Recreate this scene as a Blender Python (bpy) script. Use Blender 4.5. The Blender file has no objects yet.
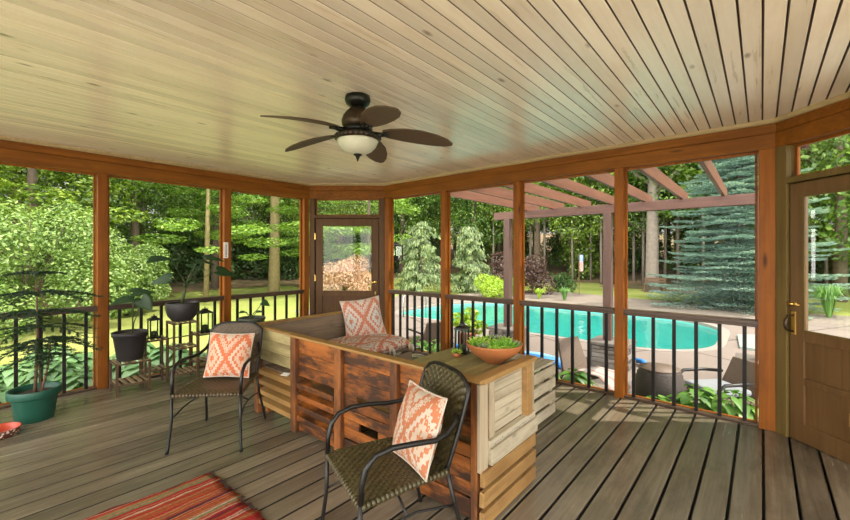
import bpy, bmesh, math, random
from mathutils import Vector, Matrix
PI = math.pi
sc = bpy.context.scene
COL = sc.collection
rnd = random.Random(7)
V = Vector

# ------------------------------------------------------------------ mesh builder
class MB:
    def __init__(s): s.v = []; s.f = []; s.m = []; s.uv = {}
    def add(s, vs, fs, m=0):
        o = len(s.v); s.v += [tuple(p) for p in vs]
        for f in fs: s.f.append(tuple(i + o for i in f)); s.m.append(m)
        return o
    def box(s, x0, x1, y0, y1, z0, z1, m=0):
        return s.add([(x0,y0,z0),(x1,y0,z0),(x1,y1,z0),(x0,y1,z0),(x0,y0,z1),(x1,y0,z1),(x1,y1,z1),(x0,y1,z1)],
              [(3,2,1,0),(4,5,6,7),(0,1,5,4),(1,2,6,5),(2,3,7,6),(3,0,4,7)], m)
    def bar(s, p0, p1, w, h, up=(0,0,1), m=0):
        p0, p1, up = V(p0), V(p1), V(up)
        t = (p1 - p0).normalized(); a = t.cross(up)
        if a.length < 1e-4: a = t.cross(V((1,0,0)))
        a.normalize(); b = a.cross(t).normalized()
        a *= w / 2; b *= h / 2
        vs = [p0-a-b, p0+a-b, p0+a+b, p0-a+b, p1-a-b, p1+a-b, p1+a+b, p1-a+b]
        s.add(vs, [(3,2,1,0),(4,5,6,7),(0,1,5,4),(1,2,6,5),(2,3,7,6),(3,0,4,7)], m)
    def tube(s, pts, r, n=8, closed=False, m=0):
        pts = [V(p) for p in pts]; k = len(pts)
        rs = r if isinstance(r, (list, tuple)) else [r] * k
        up = None; rings = []
        for i, p in enumerate(pts):
            if closed: t = pts[(i+1) % k] - pts[i-1]
            else: t = pts[min(i+1, k-1)] - pts[max(i-1, 0)]
            t = t.normalized() if t.length > 1e-9 else V((0,0,1))
            if up is None: up = V((0,0,1)) if abs(t.z) < .9 else V((1,0,0))
            a = t.cross(up)
            if a.length < 1e-5: a = t.orthogonal()
            a.normalize(); b = a.cross(t).normalized(); up = b
            rings.append([p + (a*math.cos(2*PI*j/n) + b*math.sin(2*PI*j/n))*rs[i] for j in range(n)])
        vs = [q for R in rings for q in R]; fs = []
        for i in range(k if closed else k-1):
            for j in range(n):
                a0, a1 = i*n+j, i*n+(j+1) % n; i2 = (i+1) % k
                fs.append((a0, a1, i2*n+(j+1) % n, i2*n+j))
        if not closed:
            fs.append(tuple(range(n-1, -1, -1))); fs.append(tuple(range((k-1)*n, k*n)))
        s.add(vs, fs, m)
    def lathe(s, prof, n=24, c=(0,0,0), m=0, caps=True):
        vs = []; fs = []
        for r, z in prof:
            for j in range(n):
                a = 2*PI*j/n; vs.append((c[0]+r*math.cos(a), c[1]+r*math.sin(a), c[2]+z))
        k = len(prof)
        for i in range(k-1):
            for j in range(n):
                fs.append((i*n+j, i*n+(j+1) % n, (i+1)*n+(j+1) % n, (i+1)*n+j))
        if caps:
            fs.append(tuple(range(n-1, -1, -1))); fs.append(tuple(range((k-1)*n, k*n)))
        s.add(vs, fs, m)
    def prism(s, poly, z0, z1, m=0):
        n = len(poly)
        vs = [(x, y, z0) for x, y in poly] + [(x, y, z1) for x, y in poly]
        fs = [tuple(range(n-1, -1, -1)), tuple(range(n, 2*n))] + [(i, (i+1) % n, n+(i+1) % n, n+i) for i in range(n)]
        s.add(vs, fs, m)
    def build(s, name, mat, parent=None, smooth=False, bevel=0, world=True, label=None, solid=0, sub=0):
        me = bpy.data.meshes.new(name)
        vs = s.v
        if parent is not None and world:
            inv = wm(parent).inverted(); vs = [inv @ V(p) for p in vs]
        me.from_pydata([tuple(p) for p in vs], [], s.f)
        mats = mat if isinstance(mat, (list, tuple)) else [mat]
        for m in mats: me.materials.append(m)
        for p, mi in zip(me.polygons, s.m):
            p.material_index = mi; p.use_smooth = smooth
        if s.uv:
            ul = me.uv_layers.new(name='UVMap')
            for l in me.loops: ul.data[l.index].uv = s.uv.get(l.vertex_index, (0, 0))
        me.update()
        o = bpy.data.objects.new(name, me); COL.objects.link(o)
        if parent is not None: o.parent = parent
        if solid:
            md = o.modifiers.new('solid', 'SOLIDIFY'); md.thickness = solid; md.offset = 0
        if bevel:
            md = o.modifiers.new('bevel', 'BEVEL'); md.width = bevel; md.segments = 2; md.limit_method = 'ANGLE'; md.harden_normals = False
        if sub:
            md = o.modifiers.new('sub', 'SUBSURF'); md.levels = sub; md.render_levels = sub
        if label: o['label'] = label
        return o

def wm(o):
    m = Matrix.Translation(o.location) @ o.rotation_euler.to_matrix().to_4x4()
    return wm(o.parent) @ m if o.parent else m
def tag(o, label, cat, group=None):
    o['label'] = label; o['category'] = cat
    if group: o['group'] = group
    return o
def thing(name, label, cat, loc=(0,0,0), rz=0, group=None):
    o = bpy.data.objects.new(name, None); COL.objects.link(o)
    o.empty_display_size = .1
    o.location = loc; o.rotation_euler = (0, 0, rz)
    return tag(o, label, cat, group)
def struct(o, label=None):
    o['kind'] = 'structure'
    if label: o['label'] = label
    return o
def kids(o): return [c for c in bpy.data.objects if c.parent == o]
def dup(o, loc=None, rz=None, label=None, parent=None, scale=None):
    c = o.copy(); COL.objects.link(c)
    if parent: c.parent = parent
    if loc is not None: c.location = loc
    if rz is not None: c.rotation_euler = (0, 0, rz)
    if scale is not None: c.scale = scale
    if label: c['label'] = label
    for ch in kids(o): dup(ch, parent=c)
    return c

# ------------------------------------------------------------------ materials
class NT:
    def __init__(s, name):
        s.mat = bpy.data.materials.new(name); s.mat.use_nodes = True
        s.t = s.mat.node_tree; s.t.nodes.clear()
        s.out = s.t.nodes.new('ShaderNodeOutputMaterial')
    def n(s, typ, props=None, **ins):
        nd = s.t.nodes.new('ShaderNode' + typ)
        for k, v in (props or {}).items(): setattr(nd, k, v)
        for k, v in ins.items():
            key = int(k[1:]) if k[0] == '_' and k[1:].isdigit() else k.replace('__', ' ')
            sk = nd.inputs[key]
            if isinstance(v, bpy.types.NodeSocket): s.t.links.new(v, sk)
            elif hasattr(v, 'outputs'): s.t.links.new(v.outputs[0], sk)
            else: sk.default_value = v
        return nd
    def math(s, op, a, b=0.0, c=0.0):
        return s.n('Math', {'operation': op}, _0=a, _1=b, _2=c).outputs[0]
    def mix(s, fac, a, b, mode='MIX'):
        nd = s.t.nodes.new('ShaderNodeMix'); nd.data_type = 'RGBA'; nd.blend_type = mode
        for i, v in ((0, fac), (6, a), (7, b)):
            if isinstance(v, bpy.types.NodeSocket): s.t.links.new(v, nd.inputs[i])
            else: nd.inputs[i].default_value = v
        return nd.outputs[2]
    def ramp(s, fac, stops, interp='LINEAR'):
        nd = s.n('ValToRGB', Fac=fac); cr = nd.color_ramp; cr.interpolation = interp
        while len(cr.elements) < len(stops): cr.elements.new(.5)
        for e, (p, c) in zip(cr.elements, stops): e.position = p; e.color = c
        return nd.outputs[0]
    def done(s, sh): s.t.links.new(sh.outputs[0] if hasattr(sh, 'outputs') else sh, s.out.inputs[0]); return s.mat
def C(r, g, b): return (r, g, b, 1)
def G(v): return (v, v, v, 1)

def plain(name, col, rough=.5, metal=0, noise=.15, scale=30, bump=0, spec=.5):
    t = NT(name); co = t.n('TexCoord').outputs['Object']
    nz = t.n('TexNoise', Vector=co, Scale=scale, Detail=4.0)
    c = t.mix(nz.outputs[0], C(*[x*(1-noise) for x in col]), C(*[min(1, x*(1+noise)) for x in col]))
    b = t.n('BsdfPrincipled', Base__Color=c, Roughness=rough, Metallic=metal)
    b.inputs['Specular IOR Level'].default_value = spec
    if bump:
        bp = t.n('Bump', Strength=bump, Distance=.01, Height=nz.outputs[0]); t.t.links.new(bp.outputs[0], b.inputs['Normal'])
    return t.done(b)

def wood(name, c1, c2, dark, axis='X', stain=.35, rough=.55, vary=.3, grain=30, knots=True, stain_scale=5, spec=.5, pitch=None, pax=0, coat=0, lo=.47, hi=.60):
    """planks: grain along axis, knots, dark wear marks, tint per board"""
    t = NT(name); co = t.n('TexCoord').outputs['Object']
    sx = {'X': (1.2, grain, grain), 'Y': (grain, 1.2, grain), 'Z': (grain, grain, 1.2)}[axis]
    if pitch:
        sp = t.n('SeparateXYZ', Vector=co).outputs[pax]
        cell = t.math('FLOOR', t.math('DIVIDE', sp, pitch))
        isl = t.n('TexWhiteNoise', {'noise_dimensions': '1D'}, W=cell).outputs[0]
    else: isl = t.n('NewGeometry').outputs['Random Per Island']
    off = t.n('CombineXYZ', X=t.math('MULTIPLY', isl, 17.0), Y=t.math('MULTIPLY', isl, 31.0), Z=t.math('MULTIPLY', isl, 11.0))
    co2 = t.n('VectorMath', {'operation': 'ADD'}, _0=co, _1=off.outputs[0]).outputs[0]
    mp = t.n('Mapping', Vector=co2, Scale=sx)
    g = t.n('TexNoise', Vector=mp.outputs[0], Scale=1.0, Detail=6.0, Roughness=.65, Distortion=.4)
    c = t.ramp(g.outputs[0], [(.3, C(*c2)), (.62, C(*c1))])
    ms = {'X': (.35, 1, 1), 'Y': (1, .35, 1), 'Z': (1, 1, .35)}[axis]
    mp2 = t.n('Mapping', Vector=co2, Scale=ms)
    st = t.n('TexNoise', Vector=mp2.outputs[0], Scale=stain_scale, Detail=7.0, Roughness=.7)
    sf = t.ramp(st.outputs[0], [(lo, G(0)), (hi, G(stain))])
    c = t.mix(sf, c, C(*dark))
    if knots:
        ks = {'X': (2.2, 9, 9), 'Y': (9, 3.6, 9), 'Z': (9, 9, 2.2)}[axis]
        vo = t.n('TexVoronoi', Vector=t.n('Mapping', Vector=co2, Scale=ks).outputs[0], Scale=.55)
        kf = t.ramp(vo.outputs['Distance'], [(.035, G(.9)), (.10, G(0))])
        c = t.mix(kf, c, C(*[x*.6 for x in dark]))
    val = t.math('ADD', t.math('MULTIPLY', isl, vary), 1 - vary/2)
    hs = t.n('HueSaturation', Value=val, Color=c)
    rr = t.math('ADD', t.math('MULTIPLY', g.outputs[0], .2), rough - .1)
    b = t.n('BsdfPrincipled', Base__Color=hs.outputs[0], Roughness=rr)
    b.inputs['Specular IOR Level'].default_value = spec
    if coat:
        b.inputs['Coat Weight'].default_value = coat; b.inputs['Coat Roughness'].default_value = .22
    bp = t.n('Bump', Strength=.25, Distance=.004, Height=g.outputs[0]); t.t.links.new(bp.outputs[0], b.inputs['Normal'])
    return t.done(b)

def leaf(name, c1, c2, c3, tr=.4, gloss=.05):
    t = NT(name); r = t.n('NewGeometry').outputs['Random Per Island']
    c = t.ramp(r, [(0, C(*c1)), (.55, C(*c2)), (1, C(*c3))])
    d = t.n('BsdfDiffuse', Color=c)
    tc = t.mix(1.0, c, C(1.0, 1.0, .45), 'MULTIPLY')
    tl = t.n('BsdfTranslucent', Color=tc)
    m = t.n('MixShader', Fac=tr); t.t.links.new(d.outputs[0], m.inputs[1]); t.t.links.new(tl.outputs[0], m.inputs[2])
    g = t.n('BsdfGlossy', Color=G(.8), Roughness=.45)
    m2 = t.n('MixShader', Fac=gloss); t.t.links.new(m.outputs[0], m2.inputs[1]); t.t.links.new(g.outputs[0], m2.inputs[2])
    return t.done(m2)

def screen_mat(name, fac, col):
    t = NT(name)
    a = t.n('BsdfTransparent', Color=G(1)); b = t.n('BsdfDiffuse', Color=C(*col))
    m = t.n('MixShader', Fac=fac); t.t.links.new(a.outputs[0], m.inputs[1]); t.t.links.new(b.outputs[0], m.inputs[2])
    return t.done(m)
def glass_mat(name, tint=(.96, .98, .97)):
    t = NT(name)
    a = t.n('BsdfTransparent', Color=C(*tint)); b = t.n('BsdfGlossy', Color=G(1), Roughness=.02)
    fr = t.n('Fresnel', IOR=1.35)
    m = t.n('MixShader', Fac=fr.outputs[0]); t.t.links.new(a.outputs[0], m.inputs[1]); t.t.links.new(b.outputs[0], m.inputs[2])
    return t.done(m)

def fabric_pattern(name, cream, coral, centre):
    """medallion print: zigzag-edged diamond lattice with toothed ovals, on UV"""
    t = NT(name); uv = t.n('TexCoord').outputs['UV']
    nz = t.n('TexNoise', Vector=uv, Scale=14.0, Detail=3.0)
    sp = t.n('SeparateXYZ', Vector=uv)
    wob = t.math('MULTIPLY', t.math('SUBTRACT', nz.outputs[0], .5), .06)
    u = t.math('ADD', t.math('MULTIPLY', sp.outputs[0], 1.5), wob); v = t.math('ADD', t.math('MULTIPLY', sp.outputs[1], .95), wob)
    def cellv(a, o): return t.math('ABSOLUTE', t.math('SUBTRACT', t.math('FRACT', t.math('ADD', a, o)), .5))
    def dia(o1, o2):
        return t.math('ADD', cellv(u, o1), cellv(v, o2))
    # ogee lattice distance
    a = dia(.25, .1)
    ang = t.math('SINE', t.math('MULTIPLY', t.math('ADD', u, v), 48.0))
    ang2 = t.math('SINE', t.math('MULTIPLY', t.math('SUBTRACT', u, v), 48.0))
    tooth = t.math('MULTIPLY', t.math('MULTIPLY', ang, ang2), .05)
    a2 = t.math('ADD', a, tooth)
    band = t.math('LESS_THAN', t.math('ABSOLUTE', t.math('SUBTRACT', a2, .5)), .085)
    ring = t.math('LESS_THAN', t.math('ABSOLUTE', t.math('SUBTRACT', a2, .27)), .035)
    ring2 = t.math('LESS_THAN', t.math('ABSOLUTE', t.math('SUBTRACT', a2, .78)), .05)
    core = t.math('LESS_THAN', a2, .09)
    vo = t.n('TexVoronoi', {'feature': 'DISTANCE_TO_EDGE'}, Vector=uv, Scale=24.0)
    fl = t.math('MULTIPLY', t.math('LESS_THAN', vo.outputs[0], .045), t.math('LESS_THAN', t.math('ABSOLUTE', t.math('SUBTRACT', a2, .62)), .09))
    f = t.math('MINIMUM', t.math('ADD', t.math('ADD', band, ring), t.math('ADD', ring2, t.math('ADD', core, fl))), 1.0)
    inner = t.math('LESS_THAN', a2, .24)
    base = t.mix(inner, C(*cream), C(*centre))
    c = t.mix(f, base, C(*coral))
    fine = t.n('TexNoise', Vector=uv, Scale=160.0, Detail=2.0)
    c = t.mix(t.math('MULTIPLY', fine.outputs[0], .3), c, C(*[x*.75 for x in cream]))
    b = t.n('BsdfPrincipled', Base__Color=c, Roughness=.9); b.inputs['Specular IOR Level'].default_value = .15
    bp = t.n('Bump', Strength=.15, Distance=.003, Height=fine.outputs[0]); t.t.links.new(bp.outputs[0], b.inputs['Normal'])
    return t.done(b)

def rug_mat():
    t = NT('rag_rug'); co = t.n('TexCoord').outputs['Object']
    sp = t.n('SeparateXYZ', Vector=co)
    nz = t.n('TexNoise', Vector=t.n('Mapping', Vector=co, Scale=(4, 2.5, 1)).outputs[0], Scale=3.0, Detail=3.0)
    x = t.math('ADD', sp.outputs[0], t.math('MULTIPLY', nz.outputs[0], .03))
    r = t.n('TexWhiteNoise', {'noise_dimensions': '1D'}, W=t.math('FLOOR', t.math('MULTIPLY', x, 74.0))).outputs[0]
    r2 = t.n('TexNoise', {'noise_dimensions': '1D'}, W=t.math('MULTIPLY', x, 5.0), Scale=1.6, Detail=0.0).outputs[0]
    c = t.ramp(t.math('ADD', t.math('MULTIPLY', r, .62), t.math('MULTIPLY', r2, .38)), [(0, C(.05,.02,.05)), (.20, C(.38,.02,.02)), (.34, C(.34,.08,.025)), (.44, C(.18,.02,.025)), (.53, C(.38,.17,.07)), (.62, C(.36,.022,.02)), (.715, C(.46,.34,.24)), (.77, C(.40,.02,.02)), (.86, C(.13,.20,.10))], 'CONSTANT')
    fz = t.n('TexNoise', Vector=t.n('Mapping', Vector=co, Scale=(220, 60, 220)).outputs[0], Scale=1.0, Detail=3.0)
    c = t.mix(t.ramp(fz.outputs[0], [(.4, G(.45)), (.6, G(0))]), c, C(.07,.03,.03))
    wv = t.math('SINE', t.math('MULTIPLY', x, 74*2*PI))
    b = t.n('BsdfPrincipled', Base__Color=c, Roughness=.95); b.inputs['Specular IOR Level'].default_value = .1
    bp = t.n('Bump', Strength=.6, Distance=.006, Height=t.math('ADD', t.math('MULTIPLY', wv, .4), fz.outputs[0])); t.t.links.new(bp.outputs[0], b.inputs['Normal'])
    return t.done(b)

M = {}
M['beam'] = wood('beam_cedar_x', (.27,.094,.010), (.18,.056,.006), (.06,.02,.006), 'X', .25, .55, .12, spec=.2)
M['beam_y'] = wood('beam_cedar_y', (.27,.094,.010), (.18,.056,.006), (.06,.02,.006), 'Y', .25, .55, .12, spec=.2)
M['post'] = wood('post_cedar', (.285,.090,.009), (.19,.055,.005), (.08,.025,.006), 'Z', .25, .5, .12, spec=.2)
M['jamb'] = wood('jamb_wood', (.17,.115,.035), (.12,.078,.022), (.06,.04,.02), 'Z', .2, .55, .1, knots=False, spec=.3)
M['door'] = wood('door_wood', (.115,.055,.018), (.08,.037,.012), (.04,.02,.01), 'Z', .2, .55, .1, knots=False, spec=.25)
M['trim'] = wood('crown_trim', (.50,.38,.20), (.40,.29,.14), (.22,.14,.06), 'X', .15, .45, .1, knots=False)
M['ceil'] = wood('ceiling_pine', (.84,.745,.59), (.76,.65,.48), (.36,.23,.12), 'Y', .12, .30, .26, coat=.35, grain=22, pitch=.0865, stain_scale=3, spec=.5)
M['board_edge'] = plain('shaded_board_edge', (.018,.014,.010), .9)  # shade of the board gaps put into the edge colour
M['groove'] = plain('shaded_groove', (.12,.078,.042), .7)  # groove faces painted dark, standing in for shade in the recess
M['deck'] = wood('deck_boards', (.205,.168,.118), (.135,.108,.073), (.045,.034,.022), 'Y', .4, .24, .5, grain=26, knots=False, stain_scale=2.2, pitch=.155, spec=.6)
M['rail'] = wood('rail_wood', (.085,.045,.022), (.05,.026,.012), (.02,.012,.008), 'X', .3, .4, .1, knots=False)
M['baluster'] = plain('black_baluster', (.010,.008,.007), .5, spec=.25)
M['screen'] = screen_mat('insect_screen', .05, (.05,.05,.05))
M['glass'] = glass_mat('pane_glass')
M['brass'] = plain('brass', (.75,.50,.14), .3, 1.0)
M['pallet_x'] = wood('pallet_orange', (.33,.105,.016), (.16,.045,.007), (.028,.011,.005), 'X', .95, .45, .5, stain_scale=8, lo=.43, hi=.56)
M['pallet_z'] = wood('pallet_post', (.30,.105,.022), (.17,.05,.010), (.04,.016,.008), 'Z', .8, .5, .3, lo=.43, hi=.57)
M['pallet_tan_x'] = wood('pallet_tan_x', (.37,.21,.065), (.25,.125,.034), (.10,.045,.015), 'X', .35, .5, .2)
M['pallet_tan_y'] = wood('pallet_tan_y', (.40,.235,.085), (.28,.145,.045), (.13,.06,.02), 'Y', .45, .5, .3)
M['pallet_white_y'] = wood('pallet_white_y', (.50,.44,.32), (.36,.30,.205), (.16,.11,.06), 'Y', .4, .55, .25)
M['pallet_white_z'] = wood('pallet_white_z', (.48,.40,.28), (.34,.265,.165), (.16,.11,.06), 'Z', .4, .55, .25)
M['pallet_grey_y'] = wood('pallet_grey_y', (.23,.165,.11), (.145,.10,.065), (.05,.033,.02), 'Y', .4, .55, .25)
M['pallet_green_x'] = wood('pallet_green_x', (.36,.30,.14), (.24,.185,.075), (.08,.05,.02), 'X', .5, .55, .3)
M['pallet_top_x'] = wood('pallet_top_x', (.33,.29,.13), (.22,.185,.075), (.10,.07,.03), 'Y', .5, .5, .3)
M['wicker'] = plain('brown_wicker', (.075,.050,.022), .38, noise=.4, scale=60)
M['wicker_olive'] = plain('olive_wicker', (.066,.054,.022), .38, noise=.4, scale=60)
M['black_metal'] = plain('black_metal', (.012,.011,.010), .35, .3)
M['coral_print'] = fabric_pattern('coral_print', (.60,.48,.37), (.56,.115,.033), (.60,.40,.28))
M['coral_print_b'] = fabric_pattern('coral_print_faded', (.50,.43,.35), (.44,.13,.048), (.48,.38,.29))
M['grey_print'] = fabric_pattern('coral_grey_print', (.60,.54,.47), (.50,.15,.08), (.52,.54,.50))
M['linen'] = plain('linen', (.50,.43,.36), .9, noise=.1, scale=80)
M['rug'] = rug_mat()
M['fringe'] = plain('rug_fringe', (.10,.05,.06), .9)
M['green_pot'] = plain('green_plastic', (.012,.085,.055), .45)
M['dark_pot'] = plain('dark_plastic_pot', (.030,.026,.027), .5)
M['olive_pot'] = plain('olive_pot', (.06,.075,.05), .5)
M['terracotta'] = plain('terracotta', (.40,.14,.045), .55, noise=.2, scale=20)
M['terracotta_in'] = plain('pale_clay_rim', (.42,.30,.18), .7)
M['soil'] = plain('soil', (.05,.032,.02), .95, noise=.5, scale=60, bump=.5)
M['stand_wood'] = wood('stand_wood', (.115,.065,.032), (.075,.04,.018), (.03,.02,.01), 'Z', .3, .5, .2, knots=False)
M['slat_wood'] = wood('slat_wood', (.36,.26,.15), (.25,.17,.09), (.05,.03,.02), 'X', .3, .5, .3, knots=False)
M['bark_house'] = plain('plant_bark', (.13,.075,.04), .8, noise=.3, scale=60)
M['pine_leaf'] = leaf('pine_needles', (.010,.030,.010), (.018,.05,.016), (.03,.075,.022), .15)
M['ear_leaf'] = leaf('elephant_ear_leaf', (.02,.075,.015), (.028,.10,.018), (.04,.13,.02), .45, .06)
M['stem'] = plain('plant_stem', (.045,.07,.02), .5)
M['lamp_bowl'] = plain('alabaster_glass', (.58,.58,.44), .35, noise=.08, scale=10)
M['fan_bronze'] = plain('fan_bronze', (.055,.035,.018), .35, .6, noise=.5, scale=18)
M['fan_dark'] = plain('fan_dark_metal', (.02,.022,.018), .3, .7)
M['fan_blade'] = plain('palm_leaf_blade', (.085,.052,.026), .6, noise=.35, scale=70, bump=.3)
M['white_plastic'] = plain('white_plastic', (.78,.76,.70), .4, noise=.04)
M['grey_mark'] = plain('grey_marks', (.22,.22,.21), .5)
M['pet_pattern'] = None

# ------------------------------------------------------------------ camera
TH = .7056
cd = bpy.data.cameras.new('camera'); cam = bpy.data.objects.new('camera', cd); COL.objects.link(cam)
cam.location = (0, 0, 1.45); cam.rotation_euler = (PI/2, 0, TH)
cd.sensor_width = 36; cd.lens = 395.15*36/850; cd.shift_y = -6.4/850; cd.clip_end = 300; cd.clip_start = .05
sc.camera = cam
sc.view_settings.view_transform = 'Standard'; sc.view_settings.look = 'None'
sc.view_settings.gamma = 1; sc.view_settings.use_curve_mapping = False
EXPO = .17; SKY0, SKY1, SUN = .75, 7.2, 5.6
sc.view_settings.exposure = EXPO

# ------------------------------------------------------------------ porch shell
XL, YR, XE, YB = -5.38, 4.29, 1.285, -1.7
A = (XL, YB); B = (XL, 3.53); Cc = (-4.49, YR); D = (.085, YR); E_ = (XE, YR-(XE-.085)); F = (XE, YB)
POLY = [A, F, E_, D, Cc, B]
ZB, ZC = 2.31, 2.545

def clip(bm, off):
    """cut away what lies beyond the walls, off metres outside the inner faces"""
    n = len(POLY)
    for i in range(n):
        p, q = V(POLY[i]), V(POLY[(i+1) % n]); t = (q-p).normalized(); nrm = V((t.y, -t.x, 0))
        bmesh.ops.bisect_plane(bm, geom=bm.verts[:]+bm.edges[:]+bm.faces[:], plane_co=V((p.x, p.y, 0))+nrm*off, plane_no=nrm, clear_outer=True)
def clip_obj(o, off):
    bm = bmesh.new(); bm.from_mesh(o.data); clip(bm, off); bm.to_mesh(o.data); bm.free()
def offpoly(off):
    out = []; n = len(POLY)
    for i in range(n):
        p0, p1, p2 = V(POLY[i-1]), V(POLY[i]), V(POLY[(i+1) % n])
        t1 = (p1-p0).normalized(); t2 = (p2-p1).normalized()
        n1 = V((t1.y, -t1.x)); n2 = V((t2.y, -t2.x))
        b = (n1+n2); b = b/(b.dot(n1)); out.append(tuple(p1+b*off))
    return out

mb = MB(); x = -5.58 ; i = 0
PIT = .155
k0 = math.floor(-5.6/PIT)
for k in range(k0, 11):
    x0 = k*PIT + .016; x1 = (k+1)*PIT + .001
    y = -2.2
    bv = [(x0,-2,-.035),(x1,-2,-.035),(x1,5,-.035),(x0,5,-.035),(x0,-2,-.004),(x0+.004,-2,0),(x1-.004,-2,0),(x1,-2,-.004),(x0,5,-.004),(x0+.004,5,0),(x1-.004,5,0),(x1,5,-.004)]
    o_ = len(mb.v); mb.add(bv, [(4,5,9,8),(5,6,10,9),(6,7,11,10)], 0)
    for q_ in ((3,2,1,0),(0,4,8,3),(1,2,11,7)): mb.f.append(tuple(i_+o_ for i_ in q_)); mb.m.append(1)
o = mb.build('floor', [M['deck'], M['board_edge']]); clip_obj(o, .13); struct(o, 'weathered dark brown deck boards of the porch floor')
mb = MB(); mb.prism(offpoly(.16), -.30, -.036)  # black slab set under the boards to keep the gaps dark
struct(mb.build('trim_1', M['baluster']), 'black gap-darkening slab under the floor boards')

# ceiling: tongue and groove boards with V grooves
mb = MB(); CP = .0865; g = .006
k0 = math.floor(-6/CP)
for k in range(k0, 20):
    x0, x1 = k*CP, (k+1)*CP
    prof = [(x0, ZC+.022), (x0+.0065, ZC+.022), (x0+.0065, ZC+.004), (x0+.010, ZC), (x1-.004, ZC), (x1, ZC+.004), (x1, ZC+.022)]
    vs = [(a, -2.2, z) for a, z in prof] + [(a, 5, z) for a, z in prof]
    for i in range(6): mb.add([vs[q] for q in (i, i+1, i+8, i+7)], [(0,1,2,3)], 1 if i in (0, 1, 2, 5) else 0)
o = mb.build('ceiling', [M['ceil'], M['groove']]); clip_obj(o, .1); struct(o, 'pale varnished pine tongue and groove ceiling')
mb = MB(); mb.prism(offpoly(.40), ZC+.08, ZC+.26)
struct(mb.build('roof', M['jamb']), 'roof over the porch with overhanging eaves')

def frame_of(p, q):
    p, q = V(p), V(q); t = (q-p).normalized(); return p, t, V((t.y, -t.x)), (q-p).length   # n points outwards
class Wall:
    """local coords: s along the wall, n outwards, z"""
    def __init__(w, p, q): w.p, w.t, w.n, w.L = frame_of(p, q)
    def P(w, s, n, z): a = w.p + w.t*s + w.n*n; return (a.x, a.y, z)
    def box(w, mb, s0, s1, n0, n1, z0, z1, m=0):
        vs = [w.P(s, n, z) for z in (z0, z1) for s, n in ((s0,n0),(s1,n0),(s1,n1),(s0,n1))]
        mb.add(vs, [(0,1,2,3),(7,6,5,4),(4,5,1,0),(5,6,2,1),(6,7,3,2),(7,4,0,3)], m)
def wmat(w): return M['beam_y'] if abs(w.t.y) > .8 else M['beam']
RAILN = [0]
def railing(w, s0, s1, n, label, nb):
    mid = w.P((s0+s1)/2, .05, 0)
    r = thing('railing', label, 'railing', mid)
    mb = MB(); w.box(mb, s0, s1, -.005, .085, .858, .893); w.box(mb, s0, s1, .025, .06, .832, .858)
    mb.build('top_rail', M['rail'], r, bevel=.004)
    mb = MB(); w.box(mb, s0, s1, .02, .064, .003, .026); mb.build('bottom_rail', M['rail'], r, bevel=.004)
    for k in range(nb):
        s = s0 + (s1-s0)*(k+.5)/nb
        mb = MB(); w.box(mb, s-.014, s+.014, .028, .056, .026, .832); mb.build('baluster', M['baluster'], r)
    return r
WIN = [0]
def window(w, s0, s1, z0=.012, z1=ZB, mat=None, label=None, n=.085):
    WIN[0] += 1
    mb = MB(); a = .018
    w.box(mb, s0, s0+a, n-.012, n+.016, z0, z1); w.box(mb, s1-a, s1, n-.012, n+.016, z0, z1)
    w.box(mb, s0+a, s1-a, n-.012, n+.016, z1-a, z1); w.box(mb, s0+a, s1-a, n-.012, n+.016, z0, z0+a)
    f = struct(mb.build('window_%d' % WIN[0], M['post']), label)
    mb = MB(); mb.add([w.P(s0+a, n, z0+a), w.P(s1-a, n, z0+a), w.P(s1-a, n, z1-a), w.P(s0+a, n, z1-a)], [(0,1,2,3)])
    mb.build('screen' if mat is None else 'pane', mat or M['screen'], f)
    return f
def header(name, w, s0, s1, lab):
    mb = MB(); w.box(mb, s0-.04, s1+.04, 0, .12, ZB, ZB+.122); w.box(mb, s0-.04, s1+.04, .016, .12, ZB+.128, ZC+.03); w.box(mb, s0-.03, s1+.03, .03, .11, ZB+.10, ZB+.14)
    return struct(mb.build(name, wmat(w), bevel=.004), lab)
def post(w, s, width, par, n0=.004, n1=.10):
    mb = MB(); w.box(mb, s-width/2, s+width/2, n0, n1, 0, ZB)
    return mb.build('post', M['post'], par, bevel=.005)
def crown(name, w, s0, s1):
    mb = MB()
    prof = [(-.028, ZC), (-.028, ZC-.012), (-.010, ZC-.03), (.012, ZC-.032), (.012, ZC)]
    vs = [w.P(s, n, z) for s in (s0, s1) for n, z in prof]; k = len(prof)
    mb.add(vs, [(i, (i+1) % k, k+(i+1) % k, k+i) for i in range(k)] + [tuple(range(k)), tuple(range(2*k-1, k-1, -1))])
    struct(mb.build(name, M['trim']), 'thin crown moulding between beam and ceiling')

WLw = Wall(B, A); WRw = Wall(D, Cc); WC1 = Wall(Cc, B); WC2 = Wall(E_, D); WE = Wall(F, E_); WB = Wall(A, F)
wl = header('wall_left', WLw, 0, WLw.L, 'cedar header beam and posts of the left screened side')
wr = header('wall_right', WRw, 0, WRw.L, 'cedar header beam and posts of the pool side')
wc1 = header('wall_corner', WC1, 0, WC1.L, 'angled corner wall with the far door')
wc2 = header('wall_door', WC2, 0, WC2.L, 'angled wall with the near screen door')
we = header('wall_east', WE, 0, WE.L, 'open screened side right of the camera')
wb = header('wall_back', WB, 0, WB.L, 'unseen screened side behind the camera, opened up for sky light')  # invented open rear, lets sky light into the porch
for k, w in enumerate((WLw, WRw, WC1, WC2, WE, WB)): crown('trim_%d' % (k+2), w, 0, w.L)
names = {0: 'left', 1: 'right'}
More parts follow.
